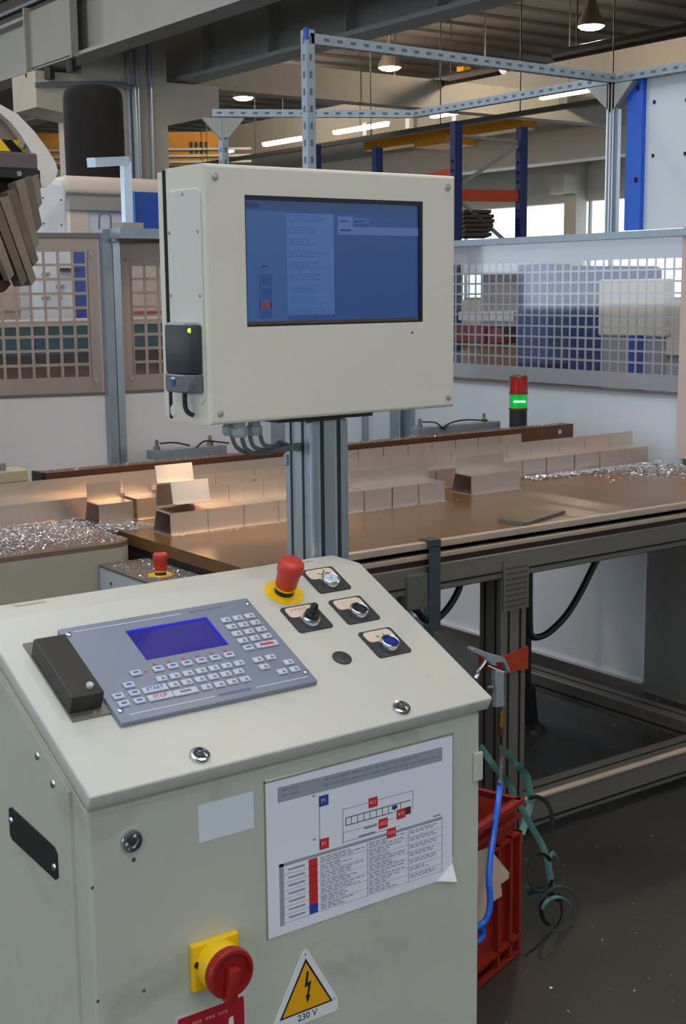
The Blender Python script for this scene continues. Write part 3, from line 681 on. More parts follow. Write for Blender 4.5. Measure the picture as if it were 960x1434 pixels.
piece(1.8, 3.19, .1225, 'middle row aluminium piece half hidden behind the tilted one', G2)
for i in range(1): piece(1.925, 3.19, .1225, 'middle row aluminium piece just left of the monitor post', G2)
o = prof_mesh('profile_bar', 1.75).build('profile_bar', aluf); o.location = (.60, 3.385, TZ); tag(o, 'long uncut aluminium bar running from the saw to the back row', 'aluminium bar')

# ================================================================== saw
greyc = mat('saw_bed_grey', (176, 170, 154), .55, var=.2, vscale=5, stain=.35, sscale=5, scol=(126,120,108))
t = thing('saw_bed', 'grey saw bed with rounded corner covered in chips at the left', 'machine', (1.0, 3.4, 0))
poly = [(.2,2.996),(1.47,2.996)]+[(1.47+.06*math.sin(a), 3.056-.06*math.cos(a)) for a in [math.pi/2*k/8 for k in range(1,9)]]+[(1.53,3.75),(.2,3.75)]
MB().prism(poly, .25, TZ-.012).build('casting', greyc, t, True)
MB().prism([(x, y) for x, y in poly], TZ-.012, TZ).build('bed_plate', mat('bed_plate_brown', (120, 96, 80), .4, var=.2, vscale=9), t)
MB().box(.3, 1.4, 3.1, 3.7, 0, .25).build('base', mat('base_dark', (60,58,54), .6), t)
# small control box with an emergency stop
t = thing('stop_box', 'small pale control box with red stop button beside the saw bed', 'control box', (1.49, 2.85, .6))
MB().box(1.425, 1.559, 2.62, 2.992, .60, .826).build('box', mat('stopbox_paint', (188, 200, 206), .5, var=.06), t)
MB().box(1.424, 1.5595, 2.619, 2.993, .826, .832).build('lid', mat('stopbox_lid', (120, 108, 100), .5, var=.3, vscale=40), t)
p = PY(150,815,2.9); MB().cyl((1.4235,2.93,.795),(1.426,2.93,.795),.004,8).build('screw', black, t)
def mushroom(T, par, s=1., ringr=.030):
    MB(T).lathe([(ringr*s,0),(ringr*s,.0012)], 40).build('yellow_ring', yellow, par)
    MB(T).lathe([(.0150*s,.001),(.0150*s,.009*s)], 28).build('collar', black, par)
    MB(T).lathe([(.0152*s,.009*s),(.0152*s,.012*s)], 28).build('yellow_collar', yellow, par)
    MB(T).lathe([(.0150*s,.012*s),(.0165*s,.014*s),(.0180*s,.036*s),(.0198*s,.040*s),(.0200*s,.050*s),(.0192*s,.0545*s),(.0165*s,.0575*s),(.009*s,.059*s),(.001,.0592*s)], 36).build('mushroom_button', red, par, True)
mushroom(Matrix.Translation((1.487,2.79,.832)), t, .92, .034)
# saw head: white hood, hazard strip, bellows
t = thing('mitre_saw', 'white curved saw hood with hazard stripes and grey bellows at the left', 'saw', (1.0, 3.2, 1.5))
hood = mat('hood_white', (228, 220, 214), .4, var=.05)
YH = 3.02
arc = [(0-60,118),(0-30,128),(0,146),(25,160),(48,184),(66,208),(77,226),(81,238),(78,250),(66,262)]
inn = [(0-60,140),(0-30,146),(0,158),(16,172),(30,190),(42,210),(50,226),(54,240),(56,250),(58,262)]
T = frame((0,YH,0),(1,0,0),(0,0,1),(0,-1,0))
O = [PY(x,y,YH) for x,y in arc]; I = [PY(x,y,YH) for x,y in inn]
mb = MB(T)
for k in range(len(O)-1):
    mb.prism([(O[k].x,O[k].z),(O[k+1].x,O[k+1].z),(I[k+1].x,I[k+1].z),(I[k].x,I[k].z)], -.16, .0)
mb.build('hood_rim', hood, t)
mb = MB(T); mb.prism([(p.x,p.z) for p in I[:-1]]+[(I[0].x, I[-2].z)], -.14, -.03); mb.build('hood_window', mat('smoked_cover', (150,132,126), .35, var=.1), t)
z0 = PY(30,211,YH).z; z1 = PY(30,195,YH).z; xr = PY(45,205,YH).x; xl = xr-.4
hz = MB(T).box(xl, xr, z0, z1, -.035, -.025).build('hazard_strip', yellow, t)
mb = MB(T)
for k in range(5):
    x = xr-.012-k*.062; mb.prism([(x-.030,z0+.0),(x-.002,z0),(x-.026,z1),(x-.052,z1)], -.025, -.0245)
mb.each('hazard_stripe', blackm, hz)
p = PY(57,232,YH); bt = PY(0,213,YH)
MB(T).bbox(xl-.02, PY(52,225,YH).x, PY(0,236,YH).z, PY(0,212,YH).z, -.14, .004, .004, 1).build('lower_beam', mat('beam_plum', (96,84,86), .45), t)
MB(T).box(xl-.02, PY(56,240,YH).x, PY(0,248,YH).z, PY(0,236,YH).z, -.15, .0).build('dark_slot', black, t)
mb = MB(); mb.cyl(PY(27,243,YH-.002), PY(27,243,YH+.01), .006, 10); mb.cyl(PY(30,204,YH-.002), PY(30,204,YH+.03), .006, 10); mb.each('screw', steel, t)
# bellows: accordion folds hanging down to the right
bel = mat('bellows_shaded_side', (112, 98, 84), .6, var=.25, vscale=14)
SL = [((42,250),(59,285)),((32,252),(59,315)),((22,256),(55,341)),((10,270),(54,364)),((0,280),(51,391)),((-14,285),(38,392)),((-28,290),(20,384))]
bel2 = mat('bellows_lit_side', (136, 122, 106), .55, var=.2, vscale=14)  # paler copy for every other fold: pleat shading put into the colour
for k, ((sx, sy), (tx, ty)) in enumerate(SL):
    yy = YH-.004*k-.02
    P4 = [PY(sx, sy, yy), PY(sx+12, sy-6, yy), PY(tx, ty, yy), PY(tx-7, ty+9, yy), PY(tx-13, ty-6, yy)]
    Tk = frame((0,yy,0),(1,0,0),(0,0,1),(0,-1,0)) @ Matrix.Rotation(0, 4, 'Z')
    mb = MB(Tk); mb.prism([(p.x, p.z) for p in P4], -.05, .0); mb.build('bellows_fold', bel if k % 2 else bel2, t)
a = PY(-40,300,YH); b = PY(46,252,YH); MB(T).box(a.x, b.x, PY(0,300,YH).z, PY(0,249,YH).z, -.12, -.06).build('bellows_back', mat('bellows_dark',(66,56,50),.7), t)
MB().bbox(xl-.22, xl-.015, YH+.01, YH+.19, TZ, PY(0,200,YH).z, .01, 2).build('column', mat('column_grey',(150,146,140),.5,var=.1), t, True)
redd = mat('dark_red_fabric', (70, 24, 26), .6)
for k in range(3):
    tri = [PY(-12, 345+k*18, YH), PY(6, 352+k*18, YH), PY(13, 362+k*18, YH), PY(4, 372+k*18, YH), PY(-12, 378+k*18, YH)]
    mb = MB(T); mb.prism([(p.x, p.z) for p in tri], -.06, .012); mb.build('red_fold', redd, t)
# clamp block and rod on the saw bed
t = thing('clamp_block', 'cream clamp block with a dark rod at the left edge on the saw bed', 'clamp', (1.2, 3.6, TZ))
a = PY(40,674,3.52); b = PY(40,657,3.52)
MB().bbox(a.x-.4, a.x, 3.52, 3.60, a.z, b.z, .003, 1).build('block', mat('block_cream', (196,182,150), .6, var=.12), t)
MB().box(a.x-.35, a.x-.1, 3.54, 3.6, TZ, a.z).build('support', greyc, t)
c = PY(0,640,3.54); MB().cyl((c.x-.02,3.55,b.z),(c.x-.02,3.55,b.z+.22),.016,14).build('rod', mat('rod_plum', (58,44,50), .4), t)
MB().cyl((c.x+.005,3.54,b.z),(c.x+.005,3.54,b.z+.02),.012,6).build('nut', steel, t)
# pneumatic clamp bars behind the rail
for k, (xa, ya, xb, yb, Y, lb) in enumerate([(216,640,318,652,3.68,'grey clamp bar with cable behind the rail, left of the monitor post'), (586,612,700,604,3.70,'grey clamp bar with cables behind the rail, left of the signal light')]):
    a = PY(xa, ya, Y); b = PY(xb, yb, Y); zt = PY(xa, 632 if k == 0 else 600, Y).z
    t = thing('clamp_bar', lb, 'clamp', ((a.x+b.x)/2, Y, .88))
    MB().box(a.x, b.x, Y, Y+.05, zt-.028, zt).build('bar', zinc, t)
    MB().box(a.x+.03, a.x+.08, Y+.01, Y+.05, 0, zt-.028).build('support', zinc, t)
    mb = MB()
    for x in (a.x+.02, b.x-.05 if k == 0 else a.x+.33): mb.cyl((x,Y+.02,zt),(x,Y+.02,zt+.012),.011,10); mb.cyl((x,Y+.02,zt+.012),(x,Y+.02,zt+.032),.006,8)
    mb.each('fitting', mat('brass_dull', (150,140,120), .35, .9), t)
    x0 = a.x+.03
    if k == 0:
        MB().tube([(x0,Y+.02,zt+.02),(x0+.04,Y+.0,zt+.022),(x0+.09,Y-.01,zt+.01)], .003, 6).build('air_line', cableb, t, True)
        MB().tube([(x0+.12,Y+.0,zt+.0),(x0+.15,Y,zt+.018),(x0+.2,Y,zt+.012),(x0+.24,Y,zt+.005)], .003, 6).build('air_line', cableb, t, True)
    else:
        MB().tube([(x0,Y+.02,zt+.02),(x0+.05,Y,zt+.015),(x0+.08,Y-.01,zt-.01),(x0+.1,Y-.01,zt+.01)], .003, 6).build('air_line', cableb, t, True)
        MB().tube([(x0+.08,Y,zt-.005),(x0+.13,Y,zt+.012),(x0+.2,Y,zt+.016),(x0+.3,Y,zt+.006)], .003, 6).build('air_line', cableb, t, True)
# signal light
c = PD(725, 595, 5.0); t = thing('signal_light', 'stack light with red top and lit green lens behind the table', 'signal light', (c.x, c.y, .88))
Tc = Matrix.Translation((c.x, c.y, 0)); zz = PD(725,572,5.0).z
MB(Tc).lathe([(.016,0),(.016,.93),(.033,.94),(.033,zz)], 28).build('base', black, t, True)
MB(Tc).lathe([(.034,zz+.003),(.034,zz+.055)], 28).build('green_lens', mat('green_lens', (20, 160, 60), .2, emit=.25, ecol=(20, 200, 80)), t)
mb = MB(Tc); mb.bbox(-.022,.022,-.036,-.03,zz+.026,zz+.032,.002,1); mb.v=[Tc @ (Matrix.Rotation(math.radians(-36),4,'Z') @ (Tc.inverted() @ p)) for p in mb.v]; mb.build('lit_lamp', mat('green_glow', (120, 255, 150), .2, emit=5, ecol=(110, 255, 140)), t)
MB(Tc).lathe([(.036,zz-.002),(.036,zz+.004)], 28).build('ring', mat('red_ring', (120,24,22), .4), t)
MB(Tc).lathe([(.036,zz+.055),(.036,zz+.061)], 28).build('ring', mat('red_ring', (120,24,22), .4), t)
MB(Tc).lathe([(.034,zz+.061),(.034,zz+.115)], 28).build('red_lens', mat('red_lens', (170, 30, 28), .15, coat=.5), t)
MB(Tc).lathe([(.035,zz+.115),(.033,zz+.121),(.02,zz+.126),(.004,zz+.128)], 28).build('cap', mat('cap_bronze', (120, 70, 40), .25, .5), t, True)
# ================================================================== aluminium chips (uncountable)
def chips(n, fn, name, label, m, s0=.0010, s1=.0042, cat='metal chips'):
    vs, fs = [], []
    for i in range(n):
        p = fn()
        if p is None: continue
        s = random.uniform(s0, s1); k = len(vs)
        for j in range(3):
            a = random.uniform(0, 6.28); vs.append((p[0]+s*math.cos(a), p[1]+s*math.sin(a), p[2]+random.uniform(.0, s*.9)))
        fs.append((k,k+1,k+2))
    mb = MB(); mb.add(vs, fs); o = mb.build(name, m); o['kind'] = 'stuff'; tag(o, label, cat); return o
chipm = mat('chip_aluminium', (236, 238, 242), .28, .8)
def on_bed():
    x = random.uniform(.45, 1.66); y = 3.0+abs(random.gauss(.2, .12)); 
    if y > 3.375: y = random.uniform(3.1, 3.37)
    if y < 3.01: return None
    if x > 1.52 and y < 3.12: return None
    if random.random() > .25+ (y-3.0)*3.6: return None
    if 1.54 < x < 1.66 and y > 3.225: return None
    h = max(0, .012*(1-abs(y-3.25)/.2))
    return (x, y, TZ+random.uniform(.0005, .002+h))
chips(46000, on_bed, 'metal_chips', 'silver aluminium chips heaped on the saw bed', chipm)
def on_right():
    r = random.random()
    if r < .62: return (random.uniform(3.03, 3.69), 3.165-abs(random.gauss(0,.022)), TZ+random.uniform(.0005,.006))
    x = 3.69-abs(random.gauss(0,.2)); y = 3.15-abs(random.gauss(0,.16))
    if x < 2.7 or y < 2.6: return None
    return (x, y, TZ+.0008)
chips(6500, on_right, 'metal_chips', 'silver aluminium chips along the right end of the middle row', chipm, .002, .0065)
chips(1500, lambda: (random.uniform(1.52,3.58), random.uniform(3.503,3.557), 1.0005), 'metal_chips', 'silver aluminium dust along the top of the stop rail', chipm, .001, .004)
chips(700, lambda: (random.uniform(1.43,1.555), random.uniform(2.65,2.985), .8325), 'metal_chips', 'silver aluminium chips on the small control box', chipm, .001, .005)
chips(500, lambda: (random.uniform(1.58,2.6), random.uniform(2.955,2.975), TZ+.001), 'metal_chips', 'silver aluminium chips at the foot of the front row', chipm, .001, .004)
def on_floor():
    x = random.uniform(1.6, 4.0); y = random.uniform(1.0, 3.6)
    if random.random() > .25+.25*max(0,y-1.4): return None
    return (x, y, .0008)
chips(2600, on_floor, 'metal_chips', 'tiny silver chips sprinkled over the dark floor', chipm, .001, .005)

# ================================================================== control console
t = thing('control_console', 'cream steel control console with sloped keypad desk in the foreground', 'console', (.94, 1.57, 0)); CON = t
def bevelled(mb, w, seg=2):
    bm = bmesh.new(); vv = [bm.verts.new(p) for p in mb.v]
    for f in mb.f: bm.faces.new([vv[i] for i in f])
    bmesh.ops.recalc_face_normals(bm, faces=bm.faces[:])
    es = [e for e in bm.edges if len(e.link_faces) == 2 and e.calc_face_angle(0) > .2]
    bmesh.ops.bevel(bm, geom=es, offset=w, segments=seg, affect='EDGES', profile=.5, clamp_overlap=True)
    bm.verts.index_update(); out = MB(); out.v = [q.co.copy() for q in bm.verts]; out.f = [tuple(q.index for q in f.verts) for f in bm.faces]; bm.free(); return out
TYZ = frame((0,0,0), (0,1,0), (0,0,1), (1,0,0))      # polygon in (y, z), extruded along X
body = MB(TYZ).prism([(1.39,.0),(1.39,.895),(1.70,1.040),(1.752,1.042),(1.752,.0)], .633, 1.250)
bevelled(body, .004).build('body', cream_f, t)
lid = MB(TYZ).prism([(1.373,.920),(1.689,1.067),(1.765,1.0685),(1.765,1.046),(1.694,1.046),(1.3825,.900)], .630, 1.260)
bevelled(lid, .0032, 3).build('lid', cream, t, True)
sp = MB(TYZ).prism([(1.43,.02),(1.43,.910),(1.695,1.033),(1.75,1.036),(1.75,.02)], .6285, .633).build('side_panel', cream_f, t)
SIDE = frame((.6285,0,0), (0,-1,0), (0,0,1), (-1,0,0))   # local x = -y, local y = z, local z = out
mb = MB()
for (y, z) in ((1.518,.930),(1.474,.907),(1.70,1.015)): mb.lathe([(.0055,0),(.0050,.002),(.002,.003)], 14, frame((.6285,y,z),(0,-1,0),(0,0,1),(-1,0,0)))
mb.each('screw', steel, sp, True)
lp = bevelled(MB(SIDE).prism([(-1.620,.792),(-1.612,.7875),(-1.478,.781),(-1.470,.787),(-1.470,.818),(-1.478,.8245),(-1.612,.8335),(-1.620,.829)], 0, .002), .0005, 1).build('label_plate', black, t)
mb = MB()
for (y, z) in ((1.612,.815),(1.478,.798)): mb.lathe([(.005,.002),(.0045,.004),(.002,.005)], 14, frame((.6285,y,z),(0,-1,0),(0,0,1),(-1,0,0)))
mb.each('screw', steel, lp, True)
ang = math.atan2(.147,.316); V = Vector((0, math.cos(ang), math.sin(ang))); NN = Vector((1,0,0)).cross(V)
S = frame((.630,1.373,.920), (1,0,0), V, NN)
def SD(u, v, h=0): return S @ Matrix.Translation((u, v, h))
FR = frame((.630,1.39,0), (1,0,0), (0,0,1), (0,-1,0))
def FD(u, v, h=0): return FR @ Matrix.Translation((u, v, h))
# small inset plates on the flat top
for x in (.70, 1.16): MB().box(x, x+.045, 1.742, 1.756, 1.0685, 1.0695).build('hinge_pad', cream_f, t)
# keypad panel
kpm = mat('keypad_blue_grey', (132, 140, 158), .42, var=.06, vscale=12, grain=.06)
kpd = mat('keypad_edge', (90, 104, 138), .4)
kp = bevelled(MB(S).prism([(.0867,.1004),(.3858,.1004),(.3858,.3000),(.0867,.3000)], .0, .008), .0018, 2).build('keypad', kpm, t, True)
lcdm = mat('lcd_blue', (34, 26, 128), .25, var=.2, vscale=30, emit=.10, ecol=(40, 40, 200), coat=.6)
lc = MB(S).box(.1742, .3015, .2065, .2715, .008, .0086).build('display', lcdm, kp)
mb = MB(S); fl = mat('lcd_frame_blue', (20, 30, 190), .3, emit=.12, ecol=(20, 40, 255))
mb.box(.1742,.3015,.2668,.2715,.0086,.0090); mb.box(.2968,.3015,.2065,.2668,.0086,.0090); mb.build('display_border', fl, kp)
mb = MB(S)
for a, b, v in ((.104,.268,.2885),(.104,.228,.1125),(.292,.376,.1125)): mb.box(a, b, v-.0006, v+.0006, .008, .0083)
mb.each('trim_line', mat('trim_white', (216,218,226), .5), kp)
keym = mat('key_grey', (196, 202, 214), .45)
keys = []
for j, v in enumerate((.2568,.2403,.2240,.2077)):
    for u in (.3253,.3450,.3652): keys.append((u,v))
keys += [(.3250,.1910),(.3245,.1636),(.3450,.1636),(.3250,.1472),(.3648,.1466),(.3448,.1306),(.3650,.1306)]
fkeys = [(.1800+.0219*i, .1840) for i in range(6)]
keys += fkeys + [(.1750+.0199*i,.1641) for i in range(7)] + [(.1850+.0199*i,.1480) for i in range(6)] + [(.2254+.0198*i,.1311) for i in range(4)]
keys += [(.1471,.1843),(.1271,.1642),(.1045,.1478),(.1275,.1478),(.1050,.1322),(.1270,.1322)]
def keycap(u, v, w=.0155, h=.0105):
    return bevelled(MB(SD(u, v, .008)).prism([(-w/2,-h/2),(w/2,-h/2),(w/2,h/2),(-w/2,h/2)], 0, .0030), .0010, 1)
k0 = None; W0 = WM[kp.name]
for i, (u, v) in enumerate(keys):
    if k0 is None: k0 = keycap(u, v).build('key', keym, kp); u0, v0 = u, v
    else:
        c = k0.copy(); COL.objects.link(c); c.parent = kp; dvec = Vector((u-u0,0,0)) + V*(v-v0); c.matrix_local = Matrix.Translation(dvec); WM[c.name] = W0
wide = [(.1568,.1476,'START',inkblue,.036),(.1568,.1314,'STOP',inkred,.036),(.1935,.1309,'',None,.036),(.3552,.1909,'',None,.036)]
for u, v, s_, m_, w_ in wide: keycap(u, v, w_, .0115).build('key', keym, kp)
mb = MB(); mb.text('START', .0085, SD(.1568,.1476,.0112)); [mb.box(u-.004,u+.004,v-.0016,v+.0016,0,.0003, SD(0,0,.011)) for u, v in fkeys+keys[-6:]+[(.3250,.1910)]]; mb.build('key_print_blue', mat('print_blue', (70,100,180), .6), kp, kind='stuff')
mb = MB(); mb.text('STOP', .0085, SD(.1568,.1314,.0112)); mb.box(.3440,.3660,.1884,.1932,.011,.0113,S)
for i, (u, v) in enumerate(fkeys): mb.prism([(u-.003,v+.0095),(u+.003,v+.0095),(u,v+.0145)], .008, .0084, S)
mb.prism([(.1605,.1815),(.1605,.1865),(.1655,.184)], .008, .0084, S)
mb.build('key_print_red', mat('print_red', (196, 60, 76), .6), kp, kind='stuff')
mb = MB()
for u, v in keys[:12]+keys[13:19]+keys[25:42]: mb.prism([(u-.001,v-.0035),(u+.005,v-.0025),(u+.0005,v+.0025)], .011, .0113, S)
mb.box(.1855,.2015,.1290,.1330,.011,.0113,S)
mb.build('key_print_grey', mat('print_grey', (130,118,128), .6), kp, kind='stuff')
mb = MB(S)
for i in range(9): u = .2345+i*.0055; mb.box(u, u+.0042, .1105, .1150, .008, .0083)
mb.box(.283,.290,.2868,.2905,.008,.0083)
for i in range(8): mb.box(.2925+i*.0055,.2965+i*.0055,.2875,.2898,.008,.0083)
mb.build('maker_print', mat('print_slate', (92,104,140), .6), kp, kind='stuff')
for u, v in ((.0962,.2845),(.378,.2853),(.3777,.1210),(.0952,.1220)):
    MB(SD(u,v,.008)).lathe([(.0038,0),(.0036,.002),(.0015,.0028)], 14).build('screw', steel, kp, True)
# black block on a metal plate, left of the keypad
pl = MB(S).box(.0335,.0885,.1275,.2885,0,.003).build('block_plate', mat('plate_steel', (150,148,142), .35,.7), t)
MB(S).bbox(.0345,.0790,.1400,.2640,.003,.029,.002,2).build('magnet_block', mat('block_black', (50,46,40), .5, var=.25, vscale=50), pl)
MB(SD(.0645,.1545,.029)).lathe([(.0048,0),(.0048,.004),(.003,.006)], 14).build('stud', mat('stud_pale',(190,205,210),.3), pl, True)
MB(SD(.0665,.1335,.003)).lathe([(.003,0),(.002,.002)], 12).build('screw', mat('rusty',(150,120,96),.5), pl)
# emergency stop
es = MB(SD(.4568,.3062)).lathe([(.0305,0),(.0305,.0012)], 48).build('emergency_stop', yellow, t, label='red mushroom emergency stop on yellow disc')
mushroom(SD(.4568,.3062,.0004), es, 1.0, .0300)
# legend plates with 22 mm buttons
ins = mat('legend_cream', (226, 206, 186), .5); rim = mat('chrome_bezel', (205, 208, 212), .18, 1.)
def rrect(cx, cy, w, h, r, n=5):
    out = []
    for (sx, sy, a0) in ((1,1,0),(-1,1,90),(-1,-1,180),(1,-1,270)):
        for k in range(n+1):
            a = math.radians(a0+90*k/n); out.append((cx+sx*(w/2-r)+r*math.cos(a), cy+sy*(h/2-r)+r*math.sin(a)))
    return out
def station(u, v, kind):
    p = MB(SD(u,v)).prism(rrect(0,0,.0605,.0605,.005), 0, .0022).build('legend_plate', dgrey, t)
    MB(SD(u,v)).prism(rrect(0,.0155,.050,.0235,.007), .0022, .0026).build('legend_insert', ins, p)
    B = SD(u-.0005, v-.0105, .0022)
    if kind == 'pot':
        MB(B).lathe([(.0150,0),(.0150,.004),(.0135,.009),(.0125,.011)], 32).build('bezel', rim, p, True)
        MB(B).lathe([(.0115,.010),(.0105,.017),(.0075,.018)], 28).build('knob_skirt', black, p, True)
        MB(B).lathe([(.0065,.017),(.0055,.030),(.004,.032)], 20).build('knob', black, p, True)
        mb = MB(SD(u,v));
        for i in range(5): mb.box(-.016+i*.006,-.012+i*.006,.019,.022,.0026,.0028)
        mb.build('legend_print', mat('print_rose',(206,160,146),.6), p, kind='stuff')
    else:
        prof = [(.0148,0),(.0148,.008),(.0143,.0105),(.0130,.0112),(.0118,.0105),(.0116,.004)]
        MB(B).lathe(prof, 36, cap=False).build('bezel', rim, p, True)
        cm, h = {'check': (mat('cap_white',(206,216,232),.25), .0105), 'mid': (black, .0075), 'blue': (mat('cap_blue',(24,44,140),.35), .0080)}[kind]
        MB(B).lathe([(.0116,0),(.0116,h-.001),(.0105,h)], 32).build('button_cap', cm, p, True)
        mb = MB(SD(u,v))
        if kind == 'check':
            mb.prism([(-.006,.0165),(.0005,.0105),(.0115,.022),(.0085,.0225),(.0005,.0135),(-.0035,.0172)], .0026, .0028); mb.build('check_mark', mat('print_olive',(100,100,60),.6), p)
            MB(B).box(-.0045,.0045,-.0008,.0008,h,h+.0003, Matrix.Rotation(.9,4,'Z')).build('cap_mark', mat('mark_blue',(110,130,180),.5), p)
        elif kind == 'blue':
            mb.box(-.0065,-.0015,.0125,.0155,.0026,.0028); mb.prism([(.006,.0200),(.011,.0140),(.0105,.0075),(.0085,.0120)], .0026, .0028); mb.each('arrow_mark', mat('print_green',(30,140,80),.6), p)
        else:
            mb.box(-.009,-.0085,.007,.022,.0026,.0028); mb.box(-.020,.012,.0200,.0205,.0026,.0028); mb.each('legend_print', mat('print_tan',(206,176,150),.6), p)
station(.5430,.3187,'check'); station(.4565,.2400,'pot'); station(.5428,.2380,'mid'); station(.5428,.1555,'blue')
MB(SD(.4562,.1422)).lathe([(.0145,0),(.0145,.0015),(.013,.0024),(.001,.0026)], 32).build('blank_plug', dgrey, t, True)
def qlock(T, r):
    o = MB(T).lathe([(r,0),(r,.003),(r*.92,.005),(r*.72,.0055),(r*.66,.002),(r*.3,.002)], 32).build('cam_lock', rim, t, True)
    MB(T).lathe([(r*.36,.001),(r*.36,.0045),(r*.2,.0055)], 20).build('lock_core', dgrey, o, True)
    MB(T).box(-r*.62,r*.62,-r*.12,r*.12,.0015,.004, Matrix.Rotation(.6,4,'Z')).build('lock_wing', rim, o)
qlock(SD(.1585,.0230), .0135); qlock(SD(.4760,.0206), .0135)
qlock(FD(.0583,.8469), .0145)
MB(FD(.0611,.8215)).lathe([(.003,0),(.0025,.001)], 12).build('screw', mat('screw_dull',(120,120,112),.4,.6), t)
MB(FR).box(.1519,.2328,.8190,.8680,0,.0006).build('blank_sticker', mat('sticker_white',(224,230,236),.5), t)
mb = MB(FR)
for (u, v, r) in ((.006,.801,.0022),(.0065,.655,.0022),(.0685,.648,.0022)): mb.lathe([(r,0),(r*.8,.0004)], 10, Matrix.Translation((u,v,0)))
mb.each('paint_chip', mat('chip_dark',(70,74,70),.6), t)
# main switch
ms = MB(FR).bbox(.1325,.2010,.6265,.6895,0,.010,.002,2).build('main_switch', yellow, t, label='red and yellow rotary main switch')
MB(FD(.1668,.658,.010)).lathe([(.0310,0),(.0310,.022),(.0295,.024)], 36).build('yellow_collar', yellow, ms, True)
mrd = mat('switch_red',(156,30,24),.4)
MB(FD(.1668,.658,.034)).lathe([(.0300,0),(.0325,.002),(.0330,.010),(.0310,.014),(.027,.0145),(.025,.008),(.001,.008)], 40).build('red_ring', mrd, ms, True)
MB(FD(.1668,.658,.034) @ Matrix.Rotation(math.radians(-8),4,'Z')).bbox(-.008,.008,-.036,.010,.006,.022,.003,2).build('grip', mrd, ms, True)
MB(FD(.1375,.665,.012)).lathe([(.0045,0),(.004,.004)], 12).build('padlock_hole', black, ms)
# red sign below the switch
rs = MB(FR).prism(rrect(.162,.545,.104,.104,.004), 0, .0012).build('red_sign', mat('sign_white',(214,200,202),.4), t, label='red notice sign cut off by the picture edge')
MB(FR).prism(rrect(.162,.545,.098,.098,.003), .0012, .0015).build('red_field', mat('sign_red',(176,28,44),.4), rs)
mb = MB(FR)
for i in range(11): 
    if i not in (3, 7): mb.box(.134+i*.0048,.1375+i*.0048,.5795,.5835,.0015,.0018)
mb.build('small_print', mat('sign_pink',(206,120,128),.5), rs, kind='stuff')
mb = MB(FR); mb.prism(rrect(.135,.553,.018,.024,.008), .0015,.0018); mb.prism([(.181,.530),(.196,.530),(.194,.572),(.188,.570)], .0015,.0018); mb.each('white_symbol', mat('sign_symbol',(230,222,222),.5), rs)
# 230 V warning triangle
wt = MB(FR).prism([(.3092,.6275),(.3130,.6255),(.3610,.5395),(.3612,.5250),(.358,.5215),(.2605,.5215),(.2575,.526),(.2580,.5385),(.3052,.6255)], 0, .0010).build('warning_label', mat('warn_white',(232,232,232),.45), t, label='yellow 230 V electric warning triangle sticker')
MB(FR).prism([(.3092,.6145),(.3527,.5385),(.2657,.5385)], .0010, .0013).build('black_triangle', blackm, wt)
MB(FR).prism([(.3092,.6085),(.3482,.5410),(.2702,.5410)], .0013, .0016).build('yellow_triangle', mat('warn_yellow',(236,172,14),.45), wt)
MB(FR).prism([(.3100,.5955),(.3135,.5945),(.3110,.5790),(.3175,.5800),(.3128,.5605),(.3158,.5612),(.3105,.5495),(.3078,.5618),(.3100,.5610),(.3125,.5745),(.3062,.5735)], .0016, .0019).build('lightning_bolt', blackm, wt)
mb = MB(); mb.text('230 V', .0135, FD(.3105,.5312,.0013)); mb.build('voltage_text', blackm, wt)
mb = MB(FR)
for (u, v) in ((.3092,.6195),(.3555,.5400)): mb.prism([(u-.002,v-.001),(u+.002,v+.0005),(u,v+.002)], .0010, .0013)
mb.each('corner_mark', inkd, wt)
MB(FR).bbox(.606,.622,.795,.838,0,.006,.002,2).build('hinge', cream_f, t)


# ================================================================== notice sheet on the cabinet front
n = thing('notice_sheet', 'printed notice with floor plan and table taped to the console front', 'notice', (1.04, 1.388, .655))
mb = MB(FR); mb.prism([(.2500,.6600),(.2500,.8780),(.5670,.8725),(.5673,.6850),(.5673,.6800),(.5380,.6600)], .0008, .0014); mb.build('sheet', paper, n)
MB(FR).add([(.5380,.6600,.0012),(.5673,.6800,.0012),(.5690,.6540,.010)], [(0,1,2)]).add([(.5380,.6600,.0014),(.5673,.6800,.0014),(.5690,.6540,.0102)], [(2,1,0)]).build('curled_corner', mat('paper_back',(244,244,244),.5), n)
mb = MB(FR); mb.box(.2485,.568,.8740,.8765,.0005,.0018); mb.box(.2485,.2505,.6595,.878,.0005,.0018); mb.box(.5668,.5685,.69,.8735,.0005,.0018); mb.each('sleeve_edge', mat('sleeve_grey',(150,152,140),.4), n)
def su(x, y):    # picture position on the sheet (0..1 across, 0..1 down) in cabinet coordinates
    return .2520+x*.3130, .8765-x*.0055-y*(.2175-x*.004)
pr = {}
def pbox(key, x0, x1, y0, y1, h=.0014):
    a = su(x0, y0); b = su(x1, y0); c = su(x1, y1); d_ = su(x0, y1); pr.setdefault(key, MB(FR)).prism([a, b, c, d_], h, h+.0002)
pbox('header', .055, .945, .055, .150)
for r_ in range(2):
    x = .075
    while x < .92:
        wd = random.uniform(.02,.06); pbox('text', x, min(x+wd,.93), .072+.036*r_, .082+.036*r_, .0016); x += wd+.012+(.12 if random.random() < .15 else 0)
# left elevation sketch
pbox('line', .262, .266, .18, .52); pbox('blue', .262, .312, .175, .245); pbox('red', .262, .312, .455, .525)
pbox('text', .228, .243, .160, .170); pbox('text', .228, .243, .440, .450)
